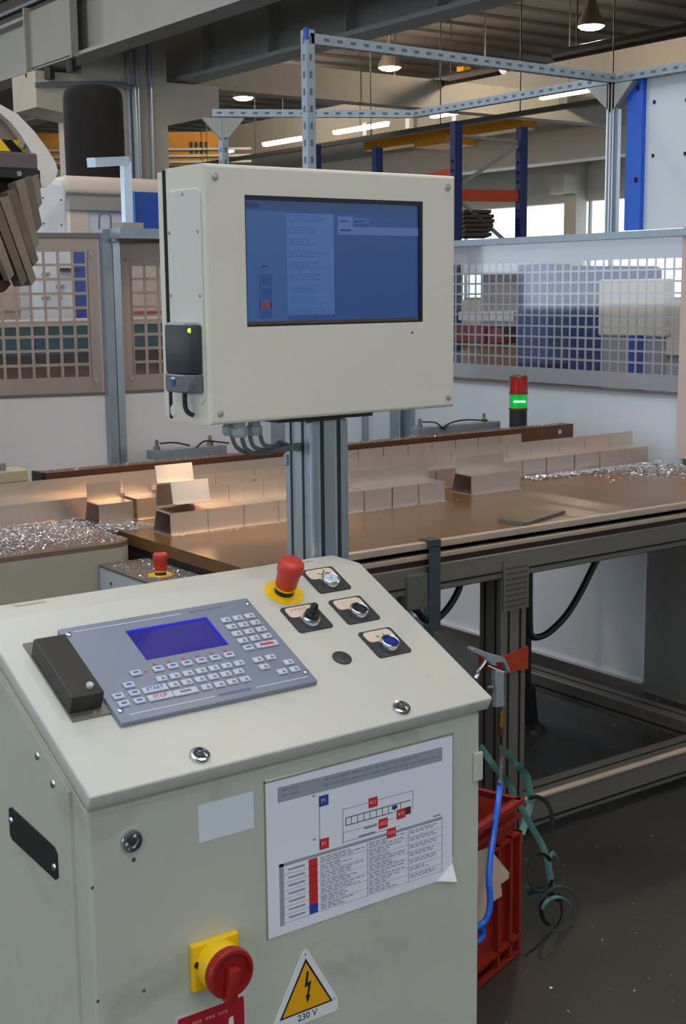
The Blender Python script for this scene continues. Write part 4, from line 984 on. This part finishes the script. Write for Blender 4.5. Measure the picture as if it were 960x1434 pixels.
# floor plan frame
for a in ((.385,.775,.300,.304),(.385,.388,.300,.520),(.772,.775,.300,.430),(.385,.70,.516,.520),(.385,.66,.455,.458)): pbox('line', *a)
pbox('yellow', .383, .388, .46, .53)
for a in ((.400,.76,.360,.366),(.400,.66,.410,.416),(.40,.405,.36,.416)): pbox('green', *a)
for i in range(9): pbox('green', .43+i*.034, .4335+i*.034, .36, .416)
pbox('brown', .685, .762, .405, .455); pbox('blueish', .655, .685, .37, .395)
for (x, y) in ((.525,.275),(.58,.435),(.68,.405),(.625,.515)): pbox('red', x, x+.05, y, y+.066, .0016)
for (x0, x1, y) in ((.50,.57,.460),(.47,.56,.505),(.69,.71,.455)): pbox('text', x0, x1, y, y+.012)
# table
pbox('header', .055, .945, .540, .560); pbox('header', .055, .078, .540, .940)
pbox('text', .89, .935, .518, .528)
pbox('red', .205, .250, .565, .862); pbox('blue', .205, .250, .862, .925)
for r_ in range(7):
    y = .565+r_*.0515
    pbox('line', .08, .945, y+.05, y+.0525)
    pbox('text', .10, .185, y+.020, y+.030)
    for k, (a, b) in enumerate(((.265,.50),(.525,.735),(.755,.925))):
        for q in range(3 if k < 2 else 2):
            x = a; e = a+(b-a)*random.uniform(.45, 1)
            if y+.010+q*.013 > .92: continue
            while x < e:
                wd = random.uniform(.015,.04); pbox('text', x, min(x+wd, e), y+.008+q*.014, y+.0145+q*.014); x += wd+.007
for x in (.515,.745,.943): pbox('line', x, x+.003, .56, .93)
cm = {'header': mat('print_header',(158,162,170),.7), 'text': mat('print_text',(134,137,150),.7), 'line': mat('print_rule',(144,148,160),.7), 'blue': inkblue, 'red': inkred, 'yellow': yellow, 'green': mat('print_plan_green',(40,100,84),.6), 'brown': mat('print_brown',(84,56,40),.6), 'blueish': mat('print_navy',(50,66,110),.6)}
for kx, m_ in pr.items():
    nm_ = {'header':'header_bar','text':'text_lines','line':'rule_lines','blue':'blue_marker','red':'red_marker','yellow':'yellow_mark','green':'plan_outline','brown':'plan_block','blueish':'plan_machine'}[kx]
    if kx in ('text','line','green'): m_.build(nm_, cm[kx], n, kind='stuff')
    else: m_.each(nm_, cm[kx], n)
mb = MB()
for s_, (x, y) in zip(('411','412','413','414'), ((.55,.308),(.605,.468),(.705,.438),(.65,.548))):
    u, v = su(x, y); mb.text(s_, .0075, FD(u, v, .0018))
u, v = su(.287,.21); mb.text('P1', .008, FD(u,v,.0017)); u, v = su(.287,.49); mb.text('P1', .008, FD(u,v,.0017))
mb.build('marker_text', mat('print_pale',(230,190,190),.6), n, kind='stuff')

# ================================================================== monitor
MY = 1.74
def mx(x, y): return PY(x, y, MY)
c00, c11 = mx(295,596), mx(637,246)
MX0, MX1, MZ0, MZ1 = (mx(284,228.5).x+c00.x)/2, (mx(636.5,246).x+mx(637,569).x)/2, (c00.z+mx(637,569).z)/2, (mx(284,228.5).z+c11.z)/2
YB = PX(231.5,236,MX0).y; YC = PX(226,237,MX0).y; YE = PX(220,239,MX0).y
t = thing('monitor_enclosure', 'cream steel monitor enclosure with blue screen on the aluminium post', 'monitor', ((MX0+MX1)/2, (MY+YE)/2, MZ0))
sc0, sc1 = mx(343,272), mx(592,283); sb0 = mx(345,458)
SX0, SX1 = (sc0.x+sb0.x)/2, sc1.x; SZ1 = (sc0.z+sc1.z)/2; SZ0 = sb0.z
# housing: front face with an opening for the screen
MF = frame((0,MY,0), (1,0,0), (0,0,1), (0,-1,0))
hb = MB()
def ring(x0,x1,z0,z1,a0,a1,b0,b1,y):
    return [(x0,y,z0),(x1,y,z0),(x1,y,z1),(x0,y,z1)], [(a0,y,b0),(a1,y,b0),(a1,y,b1),(a0,y,b1)]
bv = .005
Of = [(MX0+bv,MY,MZ0+bv),(MX1-bv,MY,MZ0+bv),(MX1-bv,MY,MZ1-bv),(MX0+bv,MY,MZ1-bv)]
Om = [(MX0+bv*.3,MY+bv*.3,MZ0+bv*.3),(MX1-bv*.3,MY+bv*.3,MZ0+bv*.3),(MX1-bv*.3,MY+bv*.3,MZ1-bv*.3),(MX0+bv*.3,MY+bv*.3,MZ1-bv*.3)]
Os = [(MX0,MY+bv,MZ0),(MX1,MY+bv,MZ0),(MX1,MY+bv,MZ1),(MX0,MY+bv,MZ1)]
Ob = [(MX0,YB,MZ0),(MX1,YB,MZ0),(MX1,YB,MZ1),(MX0,YB,MZ1)]
If = [(SX0,MY,SZ0),(SX1,MY,SZ0),(SX1,MY,SZ1),(SX0,MY,SZ1)]
Ib = [(SX0,MY+.012,SZ0),(SX1,MY+.012,SZ0),(SX1,MY+.012,SZ1),(SX0,MY+.012,SZ1)]
loops = [Ib, If, Of, Om, Os, Ob]; vs = sum(loops, []); fs = []
for k in range(5):
    for i in range(4): j=(i+1)%4; fs.append((k*4+i,k*4+j,(k+1)*4+j,(k+1)*4+i))
fs.append((20,21,22,23))
hb.add(vs, fs); hb.build('housing', monp, t)
MB().box(MX0+.0008, MX1-.001, YB, YC, MZ0+.002, MZ1-.002).build('shadow_gap', blackm, t)
MB().box(MX0, MX1, YC, YE, MZ0+.005, MZ1-.004).build('back_cover', monp, t)
# screen
bz = MB().box(SX0, SX1, MY+.006, MY+.0118, SZ0, SZ1).build('screen', mat('screen_black',(12,13,18),.3), t)
bw = mat('bezel_black',(16,17,22),.35)
mb = MB(); mb.box(SX0, SX1, MY+.001, MY+.006, SZ1-.0065, SZ1); mb.box(SX1-.0065, SX1, MY+.001, MY+.006, SZ0, SZ1-.0065); mb.box(SX0, SX0+.002, MY+.001, MY+.006, SZ0, SZ1-.0065); mb.box(SX0+.002, SX1-.0065, MY+.001, MY+.006, SZ0, SZ0+.003); mb.build('screen_bezel', bw, bz)
MB().box(SX0+.002, SX1-.0065, MY+.0035, MY+.006, SZ0+.003, SZ0+.0075).build('screen_ledge', mat('ledge_brown',(90,70,66),.5), bz)
LX0, LX1, LZ0, LZ1 = SX0+.002, SX1-.0065, SZ0+.0075, SZ1-.0065
def scr(name, c, x0, x1, y0, y1, layer, e=1.0):
    m_ = mat('screen_'+'_'.join(map(str,c)), c, .22, emit=.46*e, ecol=c, spec=.45)
    m_.node_tree.nodes['Principled BSDF'].inputs['Base Color'].default_value = (.02,.025,.04,1)
    return MB().box(LX0+x0*(LX1-LX0), LX0+x1*(LX1-LX0), MY+.0052-layer*.0003, MY+.0056, LZ1-y1*(LZ1-LZ0), LZ1-y0*(LZ1-LZ0)).build(name, m_, bz)
scr('desktop', (46,82,144), 0, 1, 0, 1, 0)
scr('left_column', (62,98,160), 0, .225, .085, 1, 1)
scr('title_bar', (46,78,128), 0, 1, 0, .085, 1)
scr('list_panel', (80,118,182), .225, .49, .10, .955, 2)
scr('tab_panel', (88,118,182), .515, 1, .20, .27, 2); scr('tab', (90,120,186), .515, .60, .115, .20, 2); scr('tab', (64,98,164), .60, .70, .125, .175, 2)
def dashes(name, c, items, layer=3):
    m_ = mat('screen_'+name, c, .3, emit=.28, ecol=c); mb = MB()
    for x0,x1,y0,y1 in items: mb.box(LX0+x0*(LX1-LX0), LX0+x1*(LX1-LX0), MY+.0052-layer*.0003, MY+.0052, LZ1-y1*(LZ1-LZ0), LZ1-y0*(LZ1-LZ0))
    if name == 'list_text' or name == 'dark_text': mb.build(name, m_, bz, kind='stuff')
    else: mb.each(name, m_, bz)
it = []
for k in range(9):
    y = .115+k*.098
    for q in range(3):
        x = .235; e = .235+random.uniform(.10,.20)
        while x < e: wd = random.uniform(.012,.035); it.append((x, x+wd, y+q*.022, y+q*.022+.008)); x += wd+.006
dashes('list_text', (48,82,146), it)
dashes('dark_text', (30,48,92), [(.527,.575,.150,.160),(.612,.665,.148,.158),(.527,.59,.225,.238),(.09,.118,.535,.548)]+[(.005+i*.02,.019+i*.02,.028,.062) for i in range(4)])
dashes('level_bar', (40,70,124), [(.072,.078,.60,.97),(.13,.138,.60,.97),(.085,.13,.61,.70),(.085,.13,.72,.82),(.085,.13,.90,.97)])
dashes('red_block', (112,58,76), [(.074,.138,.835,.893)])
# bolts, dot
bolt = mat('bolt_grey',(190,184,174),.35,.5)
for (x, y) in ((300.5,247),(626.5,262),(308.5,579),(627,556)):
    p = mx(x, y); MB(MF).lathe([(.0058,0),(.0054,.0018),(.003,.0026)], 20, Matrix.Translation((p.x,p.z,0))).build('cover_bolt', bolt, t, True)
p = mx(577,466); MB(MF).lathe([(.0022,0),(.0015,.0006)], 12, Matrix.Translation((p.x,p.z,0))).build('sensor_dot', mat('dot_navy',(20,24,80),.4), t)
# raised plate on the left side
ML = frame((MX0,0,0), (0,-1,0), (0,0,1), (-1,0,0))
q0 = PX(234,264,MX0); q1 = PX(281,262,MX0); q2 = PX(289,567,MX0)
spm = mat('side_plate_paint',(216,216,206),.45,var=.04)
pl = bevelled(MB(ML).prism(rrect(-(q0.y+q2.y)/2, (q1.z+q2.z)/2, q0.y-q2.y, q1.z-q2.z, .014), 0, .0022), .0008, 1).build('side_plate', spm, t)
mb = MB()
for (x, y) in ((255.5,272),(237,326),(277,324),(239.5,414),(280,414)): p = PX(x,y,MX0-.002); mb.lathe([(.0032,.0022),(.002,.0036)], 10, frame((MX0,p.y,p.z),(0,-1,0),(0,0,1),(-1,0,0)))
mb.each('screw', steeld, pl)
p = PX(243,575,MX0); MB(ML).lathe([(.010,0),(.009,.001),(.001,.0012)], 20, Matrix.Translation((-p.y,p.z,0))).build('knockout', spm, t, True)
# mounting plate and glands below
MB().box(1.17, 1.36, MY+.045, YE-.005, MZ0-.010, MZ0).build('mounting_plate', mat('mount_dark',(70,72,70),.5,.4), t)
glm = mat('gland_grey',(150,158,160),.5)
for k, (x, y) in enumerate(((322,600),(337,603),(356,600),(366,600))):
    pz = PZ(x, y+6, MZ0-.02)
    gx, gy = pz.x, min(max(pz.y, MY+.02), YB-.015)
    if k < 3: MB(Matrix.Translation((gx, gy, MZ0-.024))).lathe([(.010,0),(.013,.005),(.013,.014),(.010,.016),(.010,.024)], 8).build('cable_gland', glm, t)
# post
PX0, PX1, PY0, PY1 = 1.230, 1.306, 1.780, 1.858
po = thing('monitor_post', 'square aluminium extrusion post carrying the monitor behind the console', 'post', (1.268,1.82,0))
MB().bbox(PX0, PX1, PY0, PY1, 0, MZ0-.0105, .004, 2).build('extrusion', alu, po)
mb = MB()
for k in (.28, .72):
    x = PX0+(PX1-PX0)*k; mb.box(x-.004, x+.004, PY0-.0006, PY0+.002, 0, MZ0-.011); y = PY0+(PY1-PY0)*k; mb.box(PX0-.0006, PX0+.002, y-.004, y+.004, 0, MZ0-.011)
mb.each('slot', mat('slot_dark',(46,52,54),.5,.3), po)
mb = MB()
for k in (.28, .72):
    for s_ in (-1, 1):
        x = PX0+(PX1-PX0)*k+s_*.0052; mb.box(x-.0012, x+.0012, PY0-.0012, PY0+.001, 0, MZ0-.011); y = PY0+(PY1-PY0)*k+s_*.0052; mb.box(PX0-.0012, PX0+.001, y-.0012, y+.0012, 0, MZ0-.011)
mb.each('slot_lip', alu, po)
MB().box(PX0-.004, PX0+.001, PY1-.012, PY1-.003, MZ0-.09, MZ0-.07).build('clip', zinc, po)
# cables from the glands to the post
for k, (x, y) in enumerate(((325,612),(339,615),(350,612),(364,609))):
    a = PY(x, y, MY+.06); e = Vector((PX0-.002, PY0+.03, PY(398,628+3*(k%2),PY0).z-.002*k))
    sag = [(x+6, y+14), (x+22, y+22-2*k), (min(x+46,392), y+20-3*k)]
    pts = [Vector((a.x,a.y,MZ0-.02)), a]+[PY(u, v, MY+.06+.015*j) for j, (u, v) in enumerate(sag)]+[e]
    cable('monitor_cable', pts, .0036, cablem, ordn[k]+' grey cable from the left drooping from monitor to post')
# network device on the side of the monitor
A = PX(231, 458, MX0-.02); B = PX(271, 553, MX0-.02)
t = thing('network_device', 'small black network device with green light on the monitor side', 'network device', (MX0, (A.y+B.y)/2, B.z))
y0, y1, z0, z1 = B.y, A.y, B.z+.002, PX(255,455,MX0-.02).z
nd = mat('device_black',(50,54,58),.45,grain=.1)
TZX = frame((0,0,0),(1,0,0),(0,1,0),(0,0,1))
def dsec(x_out, ins_): # D-shaped plan section bulging to -x
    out = [(MX0-.0022, y0+ins_), (MX0-.0022, y1-ins_)]; n_ = 8
    for k in range(n_+1):
        a = math.pi*k/n_; out.append((MX0-.010-(x_out-.010)*math.sin(a)**.45, (y0+y1)/2+((y1-y0)/2-ins_)*math.cos(a)))
    return out
bevelled(MB(TZX).prism(dsec(.030,.001), z0+.028, z1), .003, 2).build('body', nd, t, True)
bevelled(MB(TZX).prism(dsec(.0315,0), z0, z0+.0275), .002, 1).build('lower_band', mat('band_grey',(98,100,104),.4), t, True)
p = PX(264,463,MX0-.031); MB(frame((MX0-.0295,p.y,p.z),(0,-1,0),(0,0,1),(-1,0,0))).lathe([(.0036,0),(.0025,.002)], 12).build('green_light', mat('led_green',(150,230,30),.3,emit=4,ecol=(140,240,20)), t)
p = PX(244,534,MX0-.03); MB(frame((MX0-.0318,p.y,p.z),(0,-1,0),(0,0,1),(-1,0,0))).box(-.0055,.0055,-.007,.003,0,.0006).build('blue_badge', inkblue, t)
MB(frame((MX0-.0318,p.y,p.z),(0,-1,0),(0,0,1),(-1,0,0))).box(-.0055,.0055,.0035,.0065,0,.0006).build('badge_line', paper, t)
MB(TZX).prism([(MX0-.022,y1-.004),(MX0-.022,y0+.02),(MX0-.004,y0+.012),(MX0-.003,y1-.002)], z1, z1+.003).build('top_cap', mat('cap_silver',(170,178,184),.35,.4), t)
yy = (y0+y1)/2-.005
MB().tube([(MX0-.015,yy,z0+.002),(MX0-.015,yy,z0-.02),(MX0-.013,yy-.004,z0-.03),(MX0-.006,yy-.010,z0-.036)], .0038, 8).build('lead', cableb, t, True)

# ================================================================== red crate
cr = mat('crate_red',(150, 36, 20),.45,var=.18,vscale=10)
A = PZ(728,1335,0); Bq = PZ(670,1385,0); d = (A-Bq); d.z = 0; d.normalize(); nrm = Vector((-d.y,d.x,0))
W_, D_, Hc = .40, .36, .372
t = thing('plastic_crate', 'red plastic stacking crate on the floor behind the console', 'crate', (A-d*W_/2+nrm*D_/2))
T = frame(A-d*W_, d, nrm, (0,0,1))
MB(T).box(.012,W_-.012,.012,D_-.012,.02,.028).build('bottom', cr, t)
for nm, a in (('front_wall',(.01,W_-.01,.012,.016,.02,Hc)),('back_wall',(.01,W_-.01,D_-.016,D_-.012,.02,Hc)),('side_wall',(.01,.014,.012,D_-.012,.02,Hc)),('side_wall',(W_-.014,W_-.01,.012,D_-.012,.02,Hc))):
    MB(T).box(*a).build(nm, cr, t)
mb = MB(T); mb.box(0,W_,-.004,.014,Hc-.012,Hc); mb.box(0,W_,D_-.014,D_+.004,Hc-.012,Hc); mb.box(-.004,.014,0,D_,Hc-.012,Hc); mb.box(W_-.014,W_+.004,0,D_,Hc-.012,Hc); mb.build('rim', cr, t)
for z in (Hc-.035, Hc-.075): MB(T).box(0,W_,-.002,.013,z-.006,z).build('rib', cr, t)
for z in (.05, .012): MB(T).box(0,W_,-.002,.013,z-.008,z).build('rib', cr, t)
for x in (.002, .09, .19, .29, .345, W_-.012): MB(T).box(x,x+.010,-.002,.013,.012,Hc-.075).build('upright_rib', cr, t)
# torn label on the crate front
tp_ = mat('torn_paper',(206,184,164),.8,var=.15,vscale=20)
pts = [(660,1196),(684,1186),(697,1204),(712,1222),(711,1230),(700,1238),(702,1254),(690,1262),(684,1278),(668,1292),(660,1290)]
Ti = T.inverted(); loc = []
nn = nrm
for x, y in pts:
    r = _ray(x, y); P0 = T @ Vector((0,-.004,0)); s_ = (P0-CAM).dot(nn)/r.dot(nn); q = Ti @ (CAM+r*s_); loc.append((q.x, q.z))
MBt = MB(T @ frame((0,-.004,0),(1,0,0),(0,0,1),(0,-1,0)))
solo(MBt.prism(loc, 0, .0015), 'torn_label', tp_, 'torn brown paper label hanging on the red crate', 'paper')
# ================================================================== blue air hose with gun
GY = 2.44
g = thing('air_gun', 'silver air blow gun hanging at the table leg', 'air gun', PY(700,1000,GY))
gm = mat('gun_metal',(168,178,184),.35,.3)
T = frame((0,GY,0),(1,0,0),(0,0,1),(0,-1,0))
def G(*pts): return [(PY(x,y,GY).x, PY(x,y,GY).z) for x, y in pts]
bevelled(MB(T).prism(G((656,908),(659,905),(682,914),(700,919),(704,922),(711,939),(708,941),(702,927),(690,927),(693,932),(684,930),(676,920),(657,912)), -.010, .010), .002, 1).build('body', gm, g)
bevelled(MB(T).prism(G((691,938),(703,941),(702,960),(703,988),(691,990),(692,970),(690,950)), -.009, .009), .002, 1).build('grip', gm, g)
mb = MB(T)
for z in (972,979,985): a = G((691,z),(703,z)); mb.box(a[0][0],a[1][0],a[0][1]-.0008,a[0][1]+.0008,.009,.0096)
mb.each('grip_line', steeld, g)
MB().tube([PY(x,y,GY-.002) for x,y in ((681,932),(692,937),(704,941),(711,940))], .004, 8).build('guard', steel, g, True)
MB().tube([PY(x,y,GY) for x,y in ((704,922),(708,932),(711,940))], .0032, 8).build('guard_bow', steel, g, True)
MB().tube([PY(x,y,GY) for x,y in ((681,922),(676,930),(670,938),(669,944),(665,950))], .005, 8).build('trigger', steel, g, True)
MB().tube([PY(x,y,GY-.005) for x,y in ((701,950),(703,962),(704,975),(703,990))], .004, 8).build('lever', mat('lever_pale',(206,190,170),.25,.8), g, True)
MB().tube([PY(x,y,GY) for x,y in ((683,962),(690,962))], .003, 8, 0).build('hook', gm, g)
br = mat('brass',(196,150,50),.28,.9)
a = PY(702,990,GY); b = PY(702,997,GY); MB().cyl(a, b, .007, 12).build('neck', steel, g)
a = PY(702,997,GY); b = PY(701,1017,GY); MB().cyl(a, b, .0085, 6).build('brass_coupling', br, g)
a = PY(701,1017,GY); b = PY(701,1030,GY); MB().cyl(a, b, .006, 10).build('adapter', mat('brass_dark',(110,90,60),.4,.8), g)
h = thing('air_hose', 'bright blue air hose hanging from the gun past the red crate', 'hose', PY(700,1300,2.0))
hp = [PY(701,1030,GY), PY(702,1050,2.38), PY(701.5,1075,2.24), PY(700,1098,2.06)]
MB().tube(hp, .0042, 8).build('steel_end', steel, h, True)
mb = MB()
for i in range(15):
    f_ = i/14; Yf = 2.38-.32*f_**1.1; p = PY(702-2*f_, 1050+46*f_, Yf); q = PY(702-2*f_, 1052+46*f_, Yf); mb.cyl(p, q, .0062, 12)
mb.build('spring', steel, h, kind='stuff')
hb_ = mat('hose_blue',(20,104,220),.3,spec=.6)
MB().tube([PY(700,1096,2.07), PY(697,1125,2.035), PY(692,1160,2.02), PY(687,1195,1.99), PY(684,1230,1.965), PY(686,1258,1.955), PY(684,1278,1.95), PY(676,1293,1.95), PY(664,1299,1.95), PY(648,1303,1.945), PY(636,1330,1.93), Vector((1.45,1.86,.16)), Vector((1.262,1.762,.2))], .0068, 12).build('tube', hb_, h, True)
MB().tube([PY(674,1300,1.96), PY(676,1308,1.96), PY(668,1318,1.955), PY(655,1322,1.95)], .0068, 10).build('loop', hb_, h, True)
# ================================================================== green packing straps
gs = mat('strap_green',(70,120,112),.3,var=.2,vscale=30,spec=.6); gd = mat('strap_dark',(28,36,36),.4)
def strap(pts, m, lb, wd=.0065, th=.0008):
    return solo(MB().tube(pts, wd, 6, 8, flat=th, upv=(.59,.81,0)), 'packing_strap', m, lb, 'strap', 'packing straps beside the red crate', smooth=True)
strap([PY(672,1044,2.44),PY(684,1062,2.40),PY(698,1082,2.38),PY(712,1098,2.38),PY(722,1120,2.36),PY(732,1135,2.34),PY(745,1160,2.32),PY(758,1182,2.30),PY(766,1205,2.28),PY(772,1240,2.26)], gs, 'green strap running from the leg down past the crate corner', .008)
strap([PY(708,1052,2.512),PY(722,1070,2.45),PY(736,1085,2.44),PY(741,1105,2.43),PY(742,1125,2.42),PY(735,1150,2.41),PY(730,1168,2.40)], gs, 'green strap bulging right in front of the table leg', .009)
strap([PY(740,1118,2.40),PY(752,1116,2.39),PY(765,1124,2.37),PY(772,1140,2.35),PY(773,1165,2.33)], gd, 'dark strap arching over the lower rail', .006)
def loop(cx, cy, rx, ry, Y, m, lb, a0=0, a1=6.28, tilt=.3, wd=.005):
    pts = []
    for k in range(15):
        a = a0+(a1-a0)*k/14; p = PY(cx+rx*math.cos(a), cy+ry*math.sin(a), Y+.02*math.sin(a*1.3))
        pts.append(p if p.z > .006 else PZ(cx+rx*math.cos(a), cy+ry*math.sin(a), .006))
    return strap(pts, m, lb, wd)
loop(756,1222,19,26,2.16,gd,'dark strap loop left of the strap bundle', .4, 5.6)
loop(783,1272,26,30,2.10,gd,'dark strap loop low at the right of the bundle', 2.2, 6.6)
loop(780,1280,22,24,2.09,gs,'green strap loop curling lowest on the floor', 3.4, 8.2, wd=.004)
loop(775,1235,10,40,2.12,gs,'green strap standing upright in the bundle', 4.2, 7.2, wd=.006)
strap([PZ(736,1338,.002),PZ(755,1322,.003),PZ(775,1302,.006),PY(786,1280,2.10),PY(782,1250,2.10)], gd, 'thin dark strap trailing on the floor to the crate', .004)
strap([PY(738,1252,2.24),PY(752,1246,2.23),PY(768,1250,2.21),PY(786,1262,2.2)], gd, 'dark crossing strap knotted in the middle of the bundle', .008)
strap([PY(735,1240,2.25),PY(746,1256,2.24),PY(756,1252,2.23)], gs, 'short pale green strap end in the knot', .008)

# ================================================================== assumed warm lamp, added unseen behind the monitor for the glow on the pieces
t = thing('assumed_lamp', 'assumed warm gooseneck lamp added on the monitor post, unseen behind the monitor', 'lamp', (1.30, 1.84, 1.25))
wl_m = mat('assumed_lamp_glow',(255,206,130),.5,emit=8,ecol=(255,190,100))
LP = Vector((1.98, 2.55, 1.38)); AIM = Vector((1.90, 3.0, .92)); zz_ = (LP-AIM).normalized(); xx_ = Vector((0,0,1)).cross(zz_).normalized(); yy_ = zz_.cross(xx_)
MB(frame(LP, xx_, yy_, zz_)).lathe([(.05,0),(.045,.05),(.02,.09),(.015,.1)], 20).build('shade', shade_m, t, True)
MB(frame(LP, xx_, yy_, zz_)).lathe([(.03,-.004),(.04,.004)], 20).build('bulb', wl_m, t)
MB().tube([(1.27,1.88,1.24),(1.34,1.95,1.33),(1.50,2.08,1.40),(1.75,2.35,1.46), LP+zz_*.1], .008, 8).build('gooseneck', black, t, True)
MB().box(1.25,1.29,1.8585,1.88,1.21,1.27).build('clamp', black, t)
l = bpy.data.lights.new('assumed_lamp_light','SPOT'); l.energy = 11; l.color = (1.0,.62,.28); l.spot_size = math.radians(62); l.spot_blend = .7; l.shadow_soft_size = .04
o = bpy.data.objects.new('assumed_lamp_light', l); COL.objects.link(o); o.parent = t
src = LP-zz_*.02; o.location = src-Vector(t.location); o.rotation_euler = (AIM-src).to_track_quat('-Z','Y').to_euler()
